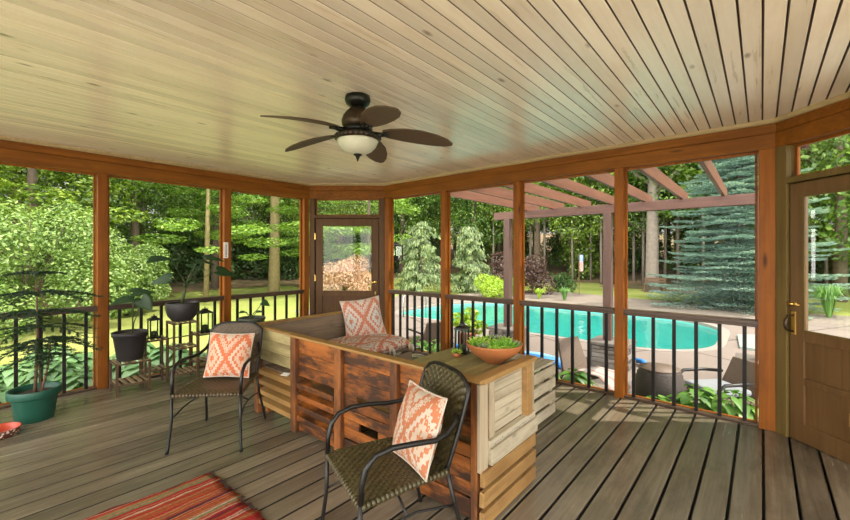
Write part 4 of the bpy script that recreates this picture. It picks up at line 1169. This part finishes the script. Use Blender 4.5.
for i in range(13):
    for j in range(9):
        a, b = i/12, j/8
        x = -.22+.44*a; y = -.48+.62*b; z = .345+.03*math.sin(a*7+b*3)*(1-b)+.01
        if b < .3: z = .345-(.3-b)*.5
        vs.append((x, y, z))
bt.add(vs, [(i*9+j, (i+1)*9+j, (i+1)*9+j+1, i*9+j+1) for i in range(12) for j in range(8)])
def towel_mat():
    t = NT('striped_towel'); sp = t.n('SeparateXYZ', Vector=t.n('TexCoord').outputs['Object'])
    f = t.math('GREATER_THAN', t.math('FRACT', t.math('MULTIPLY', sp.outputs[0], 6.0)), .7)
    return t.done(t.n('BsdfPrincipled', Base__Color=t.mix(f, C(.42,.39,.36), C(.40,.24,.20)), Roughness=.95))
tw = bt.build('towel', towel_mat(), smooth=True, solid=.012); tw.location = (-1.76, 5.70, ZG+.02); tw.rotation_euler = (0, 0, 1.15)
tag(tw, 'white and pink beach towel draped over the seat of the patio chair', 'towel')
wb_ = thing('wicker_barrel', 'round bulging dark wicker barrel table on the patio by the railing', 'side table', (-.93, 5.42, ZG))
mb = MB(); prof = []
for k in range(25):
    t = k/24; r = .19+.10*math.sin(PI*(t*.8+.12))+.006*math.cos(k*PI); prof.append((r, t*.62))
mb.lathe(prof, 36); mb.build('body', plain('dark_wicker', (.055,.042,.036), .6, noise=.4, scale=50, bump=.5), wb_, smooth=True, world=False)
mb = MB(); mb.lathe([(.19,.62),(.215,.625),(.215,.64),(.001,.645)], 36); mb.build('lid', M['wick_g'], wb_, smooth=True, world=False)
M['blue_a'] = plain('blue_foam', (.03,.22,.62), .6); M['blue_b'] = plain('pale_blue_foam', (.20,.45,.75), .6)
for k, (a, b, c, m, lab) in enumerate((((-1.80,7.98),(-1.6,7.85),(-1.38,7.45),'blue_a','short dark blue pool float right of the middle stone pillar'), ((-4.0,7.0),(-3.2,7.12),(-2.42,7.0),'blue_b','long pale blue pool float tube left of the middle stone pillar'), ((-3.75,6.78),(-3.2,6.82),(-2.55,6.76),'blue_a','thick dark blue pool float in front of the pale blue one'))):
    z = ZG+.05; r = .045 if k < 2 else .075
    mb = MB(); mb.tube([(a[0],a[1],z+r*.2), (b[0],b[1],z+.02+r*.2), (c[0],c[1],z+r*.2)], r, 12); tag(mb.build('pool_float', M[m], smooth=True), lab, 'pool float')

# hanging feeder lantern under the eave
hl = lantern('black lantern hanging under the eave outside the first pool side screen', (-4.55, 4.60, 1.33), .17, .33, M['dark_pot'])
mb = MB(); mb.tube([(-4.55,4.60,1.64), (-4.55,4.60,2.62)], .004, 5); mb.build('chain', M['black_metal'], hl)

# garden windsock on a pole
fl = thing('garden_flag', 'striped windsock with a blue top hanging on a thin pole in the gravel bed', 'flag', (-6.73, 19.4, ZG))
mb = MB(); mb.tube([(0,0,0), (0,0,1.98)], .018, 6); mb.build('pole', M['bark_house'], fl, world=False)
mb = MB(); mb.lathe([(.06,1.94),(.085,1.90),(.085,1.62)], 14, (.11,0,0), caps=False); mb.build('top', plain('blue_cloth', (.22,.30,.55), .9), fl, world=False, smooth=True)
def stripes_mat():
    t = NT('red_stripes'); sp = t.n('SeparateXYZ', Vector=t.n('TexCoord').outputs['Object'])
    f = t.math('GREATER_THAN', t.math('FRACT', t.math('MULTIPLY', sp.outputs[0], 28.0)), .5)
    return t.done(t.n('BsdfPrincipled', Base__Color=t.mix(f, C(.70,.55,.50), C(.50,.10,.08)), Roughness=.9))
mb = MB()
for k in range(8):
    a = 2*PI*k/8; mb.bar((.11+.08*math.cos(a), .08*math.sin(a), 1.62), (.11+.07*math.cos(a+.3), .07*math.sin(a+.3), 1.15), .05, .004, (math.cos(a), math.sin(a), 0))
mb.build('tail', stripes_mat(), fl, world=False)
mb = MB(); mb.tube([(0,0,1.96), (.11,0,1.96)], .008, 5); mb.build('arm', M['bark_house'], fl, world=False)

# ------------------------------------------------------------------ foliage
def foliage(mb, blobs, n, size, seed, flat=.55, shell=.72, up=.5):
    q = random.Random(seed); wts = [b[3]**2 for b in blobs]; tot = sum(wts)
    for b, w in zip(blobs, wts):
        c = V(b[:3]); R = b[3]; zs = b[4] if len(b) > 4 else 1.0
        for _ in range(int(n*w/tot)):
            d = V((q.gauss(0,1), q.gauss(0,1), q.gauss(0,1))).normalized()
            r = R*(shell+(1.06-shell)*q.random())
            p = c+V((d.x*r, d.y*r, d.z*r*zs))
            nn = (d*.5+V((q.uniform(-1,1), q.uniform(-1,1), q.uniform(-1,1)))*.6+V((0,0,up))).normalized()
            a = nn.orthogonal().normalized(); a = Matrix.Rotation(q.uniform(0, 2*PI), 3, nn) @ a; bq = nn.cross(a)
            L = size*q.uniform(.6, 1.2); W = L*flat
            mb.add([p-a*L*.5, p+bq*W*.5+nn*W*.12, p+a*L*.5, p-bq*W*.5+nn*W*.12], [(0,1,2,3)])
def blobset(seed, n, cx, cy, z0, z1, spread, r0, r1, zs=.75, taper=0):
    q = random.Random(seed); out = []
    for k in range(n):
        t = (k+.5)/n; z = z0+(z1-z0)*t; a = k*2.4+q.uniform(-.5,.5); R = spread*(q.random()**.5)*(1-taper*t)
        out.append((cx+R*math.cos(a), cy+R*math.sin(a), z, q.uniform(r0, r1)*(1-taper*.5*t), zs))
    return out
M['bark'] = plain('tree_bark', (.11,.08,.055), .9, noise=.5, scale=9, bump=.8)
M['bark_y'] = plain('sunny_bark', (.24,.19,.085), .9, noise=.4, scale=9, bump=.6)
M['bark_g'] = plain('grey_bark', (.21,.175,.145), .9, noise=.4, scale=7, bump=.8)
M['lf_wood'] = leaf('woodland_leaves', (.04,.105,.009), (.095,.205,.018), (.22,.36,.04), .42)
M['lf_wood2'] = leaf('woodland_leaves_yellow', (.06,.13,.010), (.15,.26,.022), (.36,.47,.07), .45)
M['lf_maple'] = leaf('bright_maple_leaves', (.12,.24,.03), (.20,.36,.05), (.34,.48,.10), .45)
M['lf_shrub'] = leaf('shrub_leaves', (.09,.17,.03), (.18,.30,.06), (.34,.46,.14), .35)
M['lf_dark'] = leaf('dark_leaves', (.028,.07,.012), (.055,.12,.02), (.09,.18,.03), .35)
M['lf_pink'] = leaf('pink_leaves', (.33,.17,.10), (.52,.32,.20), (.66,.46,.32), .35)
M['lf_red'] = leaf('plum_leaves', (.05,.025,.022), (.09,.045,.035), (.15,.08,.05), .3)
M['lf_chart'] = leaf('chartreuse_leaves', (.22,.38,.015), (.36,.54,.03), (.50,.64,.06), .4)
M['lf_blue'] = leaf('blue_needles', (.16,.28,.27), (.30,.44,.43), (.50,.64,.62), .28)
M['lf_pale'] = leaf('pale_needles', (.05,.11,.022), (.12,.19,.04), (.25,.31,.09), .35)
M['lf_blade'] = leaf('grass_blades', (.07,.18,.03), (.12,.28,.05), (.20,.38,.09), .35)
M['lf_hosta'] = leaf('hosta_leaves', (.09,.20,.06), (.16,.30,.12), (.28,.42,.22), .3)
M['lf_hosta_b'] = leaf('bright_hosta_leaves', (.05,.15,.02), (.12,.29,.035), (.26,.46,.09), .35)
def tree(name, label, loc, trunk, blobs, n, size, mat, bark, seed, group=None, up=.4, rz=0, cat='tree', branches=None):
    t = thing(name, label, cat, loc, rz, group)
    mb = MB(); mb.tube([p[:3] for p in trunk], [p[3] for p in trunk], 9)
    for br in (branches or []): mb.tube([p[:3] for p in br], [p[3] for p in br], 6)
    mb.build('trunk', bark, t, smooth=True, world=False)
    mb = MB(); foliage(mb, blobs, n, size, seed, up=up); mb.build('foliage', mat, t, world=False)
    return t
def shrub(label, loc, blobs, n, size, mat, seed, name='shrub', group=None, flat=.55, cat='shrub', up=.5, stems=True):
    t = thing(name, label, cat, loc, 0, group)
    mb = MB(); q = random.Random(seed); top = max(b[2] for b in blobs); W = max(abs(b[0]) for b in blobs)*.7+.05
    for k in range(6):
        a = k*1.05; mb.tube([(0.04*math.cos(a),.04*math.sin(a),-.05), (W*.5*math.cos(a), W*.4*math.sin(a), top*.6), (W*math.cos(a), W*.7*math.sin(a), top)], [.025,.018,.006], 6)
    mb.build('stems', M['bark'], t, world=False, smooth=True)
    mb = MB(); foliage(mb, blobs, n, size, seed, flat=flat, up=up); mb.build('foliage', mat, t, world=False)
    return t
GW = 'woodland trees in the woods around the garden'
protos = []
for k in range(4):
    H = (13, 15, 12, 16)[k]; q = random.Random(100+k)
    bl = blobset(200+k, 26, 0, 0, 3.0 if k % 2 else 4.2, H, 2.5, 1.1, 1.9, .7, .35)
    tr_ = [(0,0,-.3,.24), (.05*k,.06,3,.19), (.15,.1,7,.14), (.1,0,H-1,.05)]
    brs = []
    for j in range(7):
        z = 3+j*1.2; a = j*2.4; brs.append([(.08,.06,z,.06), (1.2*math.cos(a),1.2*math.sin(a),z+.8,.035), (2.2*math.cos(a),2.2*math.sin(a),z+1.2,.012)])
    protos.append(tree('woodland_tree', 'tall leafy woodland tree in the wall of woods around the garden', (0,0,0), tr_, bl, 17000, .19, M['lf_wood'] if k < 2 else M['lf_wood2'], M['bark'], 300+k, GW, branches=brs))
spots = []
q = random.Random(21)
for row, Yr in enumerate((27, 31.5, 36.5, 42)):
    for x in range(-36, 24, 4): spots.append((x+q.uniform(-1.4,1.4)+row*1.3, Yr+q.uniform(-1.5,1.5)))
for row, Xr in enumerate((-22.5, -27, -32.5)):
    for y in range(-10, 24, 4): spots.append((Xr+q.uniform(-1.4,1.4), y+q.uniform(-1.4,1.4)+row*1.3))
for x, y in ((13, 21), (16, 25), (19, 20), (23, 24), (11, 26)): spots.append((x, y))
for k, (x, y) in enumerate(spots):
    o = protos[k % 4]
    loc = (x, y, hmap(x, y)-.05); rz = q.uniform(0, 2*PI); s = q.uniform(.85, 1.15)
    if k < 4: o.location = loc; o.rotation_euler = (0, 0, rz); o.scale = (s, s, s)
    else: dup(o, loc, rz, scale=(s, s, s))
GU = 'understory bushes at the foot of the woods'
up_ = []
for k in range(3):
    bl = blobset(400+k, 9, 0, 0, .4, 2.2+.5*k, 1.0, .5, .9, .8, .3)
    up_.append(shrub('dark leafy understory bush at the foot of the woods', (0,0,0), bl, 2600, .20, (M['lf_dark'], M['lf_wood'], M['lf_wood2'])[k], 500+k, 'understory_bush', GU))
us = []
for x in range(-34, 20, 3): us.append((x+q.uniform(-1.2,1.2), 29.5+q.uniform(-1.5,3)))
for x in range(-34, 20, 3): us.append((x+q.uniform(-1.2,1.2), 36+q.uniform(-1.5,3)))
for y in range(-12, 26, 2):
    us.append((-23.8+q.uniform(-2.0,.8), y+q.uniform(-1,1))); us.append((-29+q.uniform(-2.0,.8), y+q.uniform(-1,1))); us.append((-36+q.uniform(-2.0,.8), y*1.4+q.uniform(-1,1)))
for k, (x, y) in enumerate(us):
    o = up_[k % 3]; loc = (x, y, hmap(x, y)-.05); rz = q.uniform(0, 6.28); s = q.uniform(.95, 1.5)
    if k < 3: o.location = loc; o.rotation_euler = (0, 0, rz); o.scale = (s, s, s)
    else: dup(o, loc, rz, scale=(s, s, s))

# slender saplings at the edge of the woods beyond the pool
GS = 'slender bare stemmed saplings at the edge of the woods'
sap = tree('sapling', 'slender sapling with a thin bare stem at the edge of the woods beyond the pool', (0,0,0), [(0,0,-.2,.085), (.03,.02,3,.07), (-.03,.05,6.5,.04), (0,0,8,.02)], blobset(61, 9, 0, 0, 4.5, 8.3, 1.2, .6, 1.1, .7), 1500, .26, M['lf_wood2'], M['bark_g'], 62, GS)
for k in range(26):
    x = -15+k*.95+q.uniform(-.4,.4); y = 25.8+q.uniform(-.8,3.2)
    if k == 0: sap.location = (x, y, hmap(x, y))
    else: s = q.uniform(.8,1.2); dup(sap, (x, y, hmap(x, y)), q.uniform(0, 6), scale=(s, s, s))

# feature trees
tree('oak_tree', 'thick grey trunked shade tree beyond the gravel bed with a bench at its foot', (-4.46, 23.9, ZG), [(0,0,-.2,.48), (0,0,.35,.33), (.02,.02,3.5,.29), (.1,0,8,.22), (.2,0,12,.1)], blobset(71, 22, 0, 0, 6.2, 13, 3.0, 1.2, 1.9, .6), 6000, .34, M['lf_wood2'], M['bark_g'], 72,
     branches=[[(.05,0,5,.12), (1.5,-.5,6.5,.07), (2.6,-.8,7.2,.02)], [(.05,0,5.6,.12), (-1.5,-.4,7,.07), (-2.6,-.9,7.8,.02)]])
gb = thing('garden_bench', 'small brown wooden bench in front of the thick grey tree trunk', 'bench', (-4.2, 23.2, ZG))
mb = MB(); mb.box(-.5,.5,-.18,.18,.38,.42); mb.build('seat', M['bark_house'], gb, world=False)
mb = MB(); mb.box(-.5,.5,.16,.19,.5,.60); mb.box(-.5,.5,.16,.19,.64,.74); mb.build('backrest', M['bark_house'], gb, world=False)
for x in (-.44, .44):
    mb = MB(); mb.box(x-.03,x+.03,-.16,-.10,0,.38); mb.build('leg', M['bark_house'], gb, world=False)
    mb = MB(); mb.box(x-.03,x+.03,.13,.19,0,.74); mb.build('leg', M['bark_house'], gb, world=False)

def spruce(label, loc, H, R, mat, seed, n=30):
    t = thing('blue_spruce', label, 'tree', loc); q = random.Random(seed)
    mb = MB(); mb.tube([(0,0,-.2),(0,0,H*.5),(0,0,H)], [.17,.11,.02], 8); mb.build('trunk', M['bark'], t, world=False, smooth=True)
    mb = MB()
    for k in range(n):
        z = .35+(H-.5)*k/n; L0 = R*(1-(z/H)**1.3)+.15; nb = 9
        for j in range(nb):
            a = 2*PI*(j+.5*(k % 2))/nb+q.uniform(-.2,.2); L = L0*q.uniform(.6,1.1); zj = q.uniform(-.14,.14); d = V((math.cos(a), math.sin(a), 0)); s = V((-d.y, d.x, 0))
            m = max(6, int(L*26))
            for i in range(m*6):
                tt = (i+.5)/(m*6); base = d*L*tt+V((0,0,z+zj-.25*L*tt+.16*L*tt*tt))
                w = .50*L*(1-tt)**.6*min(1, .25+tt*2)+.03; off = q.uniform(-1,1)
                p = base+s*w*off+V((0,0,q.uniform(-.03,.03)-.10*abs(off)*w))
                dd = (d+s*off*.9+V((0,0,q.uniform(-.1,.45)))).normalized(); sl = dd.cross(V((0,0,1))).normalized()*.028; l = q.uniform(.10,.17)
                nz_ = V((0,0,.012)); mb.add([p-dd*l*.4, p+sl+nz_, p+dd*l*.6, p-sl+nz_], [(0,1,2,3)])
    mb.build('foliage', mat, t, world=False); return t
spruce('large blue spruce beyond the right end of the pool', (-.62, 18.9, ZG), 9.5, 3.0, M['lf_blue'], 81, 46)
tree('shade_tree', 'green leafy tree to the right of the spruce seen through the near door', (2.5, 24.0, ZG), [(0,0,-.2,.25), (.05,0,3,.2), (0,.1,7,.1)], blobset(91, 20, 0, 0, 2.3, 8, 2.3, 1.0, 1.6, .7), 6500, .26, M['lf_wood'], M['bark'], 92)
# maple with layered sunny sprays and a pale trunk, seen in the bay next to the corner door
def layered(seed, n, z0, z1, spread, r):
    q = random.Random(seed); out = []
    for k in range(n):
        a = k*2.4; R = spread*(.35+.65*q.random()); z = z0+(z1-z0)*q.random()
        out.append((R*math.cos(a), R*math.sin(a), z, q.uniform(.6,1.1)*r, .22))
    return out
tree('maple_tree', 'sunny maple with a pale yellowish trunk in the bay next to the corner door', (-18.3, 10.0, ZG), [(0,0,-.2,.30), (.03,.02,2.5,.24), (.1,0,6,.18), (.1,.1,9,.06)], layered(111, 44, 1.9, 8, 3.0, 1.0), 12000, .18, M['lf_maple'], M['bark_y'], 112, up=1.2)
tree('maple_tree', 'smaller pale stemmed maple behind the thermometer post', (-17.6, 6.6, ZG), [(0,0,-.2,.11), (.05,.05,3,.09), (.1,.1,7,.04)], layered(113, 34, 1.7, 7, 2.3, .9), 9000, .18, M['lf_maple'], M['bark_y'], 114, up=1.2)
tree('maple_tree', 'bright leafy maple filling the glass of the far corner door', (-16.2, 14.2, ZG), [(0,0,-.2,.11), (.05,.05,3,.09), (.1,.1,8,.04)], layered(115, 46, 1.7, 7.5, 2.6, 1.0), 11000, .18, M['lf_maple'], M['bark'], 116, up=1.2)
tree('maple_tree', 'leafy maple overhanging the lawn behind the tall elephant ear', (-19.0, 1.5, ZG), [(0,0,-.2,.2), (.05,.05,3,.16), (.1,.1,8,.05)], layered(117, 40, 3.2, 8, 3.0, 1.0), 11000, .19, M['lf_wood2'], M['bark'], 118, up=1.0)
shrub('huge pale green shrub on the lawn at the far left', (-14.8, 1.1, ZG), blobset(121, 20, 0, 0, .6, 2.9, 2.2, .75, 1.05, .8, .3), 32000, .10, M['lf_shrub'], 122, 'large_shrub')
shrub('pale green flowering shrub behind the first left post', (-15.8, 3.5, ZG), blobset(123, 12, 0, 0, .5, 1.9, 1.05, .5, .75, .8, .25), 16000, .10, M['lf_shrub'], 124, 'large_shrub')
shrub('pink tinged barberry bush beyond the far corner door', (-14.6, 11.6, ZG), blobset(131, 12, 0, 0, .35, 1.5, 1.1, .45, .7, .85, .2), 12000, .09, M['lf_pink'], 132, 'barberry_bush')
shrub('chartreuse mound bush at the far edge of the pool', (-9.4, 15.9, ZG), blobset(133, 8, 0, 0, .25, .72, .6, .3, .45, .85), 5500, .11, M['lf_chart'], 134, 'mound_bush', flat=.3)
shrub('dark plum leaved bush behind the chartreuse mound', (-9.3, 18.4, ZG), blobset(135, 10, 0, 0, .4, 1.7, 1.3, .5, .8, .85), 5500, .14, M['lf_red'], 136, 'plum_bush')
shrub('low dark green bush left of the pool windsock', (-8.2, 20.8, ZG), blobset(137, 6, 0, 0, .3, .8, .7, .3, .5, .85), 2600, .12, M['lf_dark'], 138, 'low_bush')
def weeping(label, loc, H, R, mat, seed):
    t = thing('weeping_evergreen', label, 'tree', loc); q = random.Random(seed)
    mb = MB(); mb.tube([(0,0,-.1),(.1,0,H*.5),(-.05,.05,H)], [.1,.07,.02], 7); mb.build('trunk', M['bark'], t, world=False, smooth=True)
    mb = MB()
    for k in range(120):
        z = H*(.06+.94*(k/120)); a = q.uniform(0, 2*PI); L = R*(1.1-.75*z/H)*q.uniform(.4,1.4); d = V((math.cos(a), math.sin(a), 0))
        for i in range(45):
            tt = i/45; p = d*L*tt+V((0,0,z+.25*tt-.40*tt*tt))+V((q.uniform(-.12,.12), q.uniform(-.12,.12), q.uniform(-.12,.06)))
            dn = (d*(.8-.6*tt)+V((q.uniform(-.4,.4), q.uniform(-.4,.4), -.7))).normalized(); s = dn.orthogonal().normalized()*.035
            mb.add([p, p+dn*.09+s, p+dn*.20, p+dn*.09-s], [(0,1,2,3)])
    mb.build('foliage', mat, t, world=False); return t
weeping('pale weeping evergreen beyond the left end of the pool', (-13.3, 15.2, ZG), 3.6, 1.5, M['lf_pale'], 141)
weeping('second smaller weeping evergreen, behind the second pool side bay', (-11.6, 17.2, ZG), 3.4, 1.2, M['lf_pale'], 142)
def blades(label, loc, n, H, W, mat, seed, name='ornamental_grass', wid=.02):
    q = random.Random(seed); mb = MB()
    for k in range(n):
        a = q.uniform(0, 2*PI); d = V((math.cos(a), math.sin(a), 0)); s = V((-d.y, d.x, 0))*wid*.5; r = W*q.uniform(.2,1); h = H*q.uniform(.7,1.05)
        P = [V((0,0,0))+d*.04, d*r*.3+V((0,0,h*.7)), d*r*.7+V((0,0,h)), d*r+V((0,0,h*.75))]
        vs = []
        for i, p in enumerate(P): w = s*(1, .9, .6, .1)[i]; vs += [p-w, p+w]
        mb.add(vs, [(0,1,3,2),(2,3,5,4),(4,5,7,6)])
    o = mb.build(name, mat); o.location = loc; return tag(o, label, 'grass plant')
blades('tall arching ornamental grass right of the chartreuse mound', (-8.3, 15.85, ZG), 240, 1.05, .6, M['lf_blade'], 151)
blades('low clump of strappy leaves in the gravel bed left of the pergola post', (-7.5, 16.6, ZG), 120, .45, .4, M['lf_chart'], 152)
blades('green clump of strappy leaves in the gravel bed near the windsock', (-6.4, 16.7, ZG), 130, .55, .45, M['lf_blade'], 153)
blades('tall green blades beside the patio, seen through the near door glass', (1.6, 17.6, ZG), 160, 1.0, .7, M['lf_blade'], 154, wid=.03)
blades('small tuft in the gravel bed beyond the middle of the pool', (-4.9, 17.3, ZG), 60, .3, .25, M['lf_blade'], 155)
def hosta(label, loc, R, mat, seed, n=34, group=None, L=.24, H=None):
    q = random.Random(seed); mb = MB()
    for k in range(n):
        t = (k+1)/n; a = k*2.4+q.uniform(-.2,.2); d = V((math.cos(a), math.sin(a), 0)); r = R*(.15+.6*t*q.uniform(.8,1.1)); h = (R*(1.0-.7*t)+.06) if H is None else H*(1-.55*t*t)*q.uniform(.75,1.08)
        p = d*r+V((0,0,h)); dr = (d+V((0,0,-.15-.5*t))).normalized()
        heart_leaf(mb, p, dr, V((0,0,1))+d*.3, L*q.uniform(.75,1.1), L*.75, cup=.25)
        mb.tube([(0,0,0), d*r*.5+V((0,0,h*.8)), p], .004, 4)
    o = mb.build('hosta', mat, smooth=True); o.location = loc
    return tag(o, label, 'hosta', group)
GH = 'grey green hostas along the left side of the porch'
h0 = hosta('grey green hosta in the row planted along the left railing outside', (-6.6, -.4, ZG), .45, M['lf_hosta'], 161, 44, GH, .26)
for k, (x, y) in enumerate(((-6.5,.3), (-7.2,.05), (-6.55,.95), (-7.3,.8), (-6.5,1.6), (-7.2,1.45), (-6.55,2.25), (-7.2,2.15), (-7.9,.5), (-7.9,1.2), (-8.0,1.9), (-7.8,-.3), (-6.5,2.9), (-7.15,-.7), (-8.6,.9))):
    dup(h0, (x, y, ZG), k*1.1, scale=(1, 1, .9+.05*(k % 4)))
hosta('bright green hosta at the foot of the railing below the grey wicker chair', (-1.78, 5.0, ZG), .34, M['lf_hosta_b'], 162, 54, None, .15, .50)
hosta('bright green hosta at the foot of the railing nearest the white crate bench', (-2.2, 5.0, ZG), .34, M['lf_hosta_b'], 163, 50, None, .15, .52)
hosta('bright green leafy plant in front of the wicker barrel', (-.86, 4.84, ZG), .36, M['lf_hosta_b'], 164, 44, None, .15, .43)
hosta('bright green leafy plant between the barrel and the right patio chair', (-.50, 4.90, ZG), .40, M['lf_hosta_b'], 165, 60, None, .16, .60)
hosta('bright green leafy plant at the foot of the right end post', (-.18, 4.85, ZG), .34, M['lf_hosta_b'], 166, 46, None, .16, .62)
hosta('leafy green plant outside the railing behind the bench cushion', (-4.45, 5.0, ZG), .48, M['lf_hosta_b'], 167, 60, None, .15, .55)
hosta('leafy green plant outside the railing left of the second pool side post', (-4.05, 5.15, ZG), .45, M['lf_hosta_b'], 168, 56, None, .14, .52)
pt = thing('patio_planter', 'terracotta planter with a leafy flowering plant behind the table lantern', 'planter', (-4.9, 7.15, ZG))
pot_part(pt, [(.13,0),(.14,.01),(.21,.26),(.235,.27),(.24,.32),(.225,.32),(.21,.28)], M['terracotta']); soil_part(pt, .205, .28)
mb = MB(); foliage(mb, [(0,0,.48,.26,.8), (.22,.1,.42,.18,.8), (-.15,-.1,.55,.18,.8), (.05,.05,.68,.16,.8)], 420, .12, 171, flat=.7); mb.build('foliage', M['lf_chart'], pt, world=False)

# ------------------------------------------------------------------ light
w = bpy.data.worlds.new('World'); sc.world = w; w.use_nodes = True
nt = w.node_tree; nt.nodes.clear()
bg = nt.nodes.new('ShaderNodeBackground'); wo = nt.nodes.new('ShaderNodeOutputWorld'); nt.links.new(bg.outputs[0], wo.inputs[0])
bg.inputs[0].default_value = (1.0, .97, .91, 1)
# sky made brighter behind the porch as added fill light, dimmer over the woods
tc = nt.nodes.new('ShaderNodeTexCoord'); dp = nt.nodes.new('ShaderNodeVectorMath'); dp.operation = 'DOT_PRODUCT'
dp.inputs[1].default_value = V((.40, -.88, .25)).normalized(); nt.links.new(tc.outputs['Generated'], dp.inputs[0])
mr = nt.nodes.new('ShaderNodeMapRange'); mr.interpolation_type = 'SMOOTHSTEP'; nt.links.new(dp.outputs['Value'], mr.inputs[0])
for i, v_ in ((1, -.2), (2, .95), (3, SKY0), (4, SKY1)): mr.inputs[i].default_value = v_
nt.links.new(mr.outputs[0], bg.inputs[1])
sd = bpy.data.lights.new('sun', 'SUN'); so = bpy.data.objects.new('sun', sd); COL.objects.link(so)
sd.energy = SUN; sd.angle = math.radians(.6); sd.color = (1, .93, .80)
az, el = math.radians(38), math.radians(56)
sdir = V((math.cos(az)*math.cos(el), math.sin(az)*math.cos(el), math.sin(el)))   # towards the sun
so.rotation_euler = (-sdir).to_track_quat('-Z', 'Y').to_euler(); so.location = (8, 8, 15)
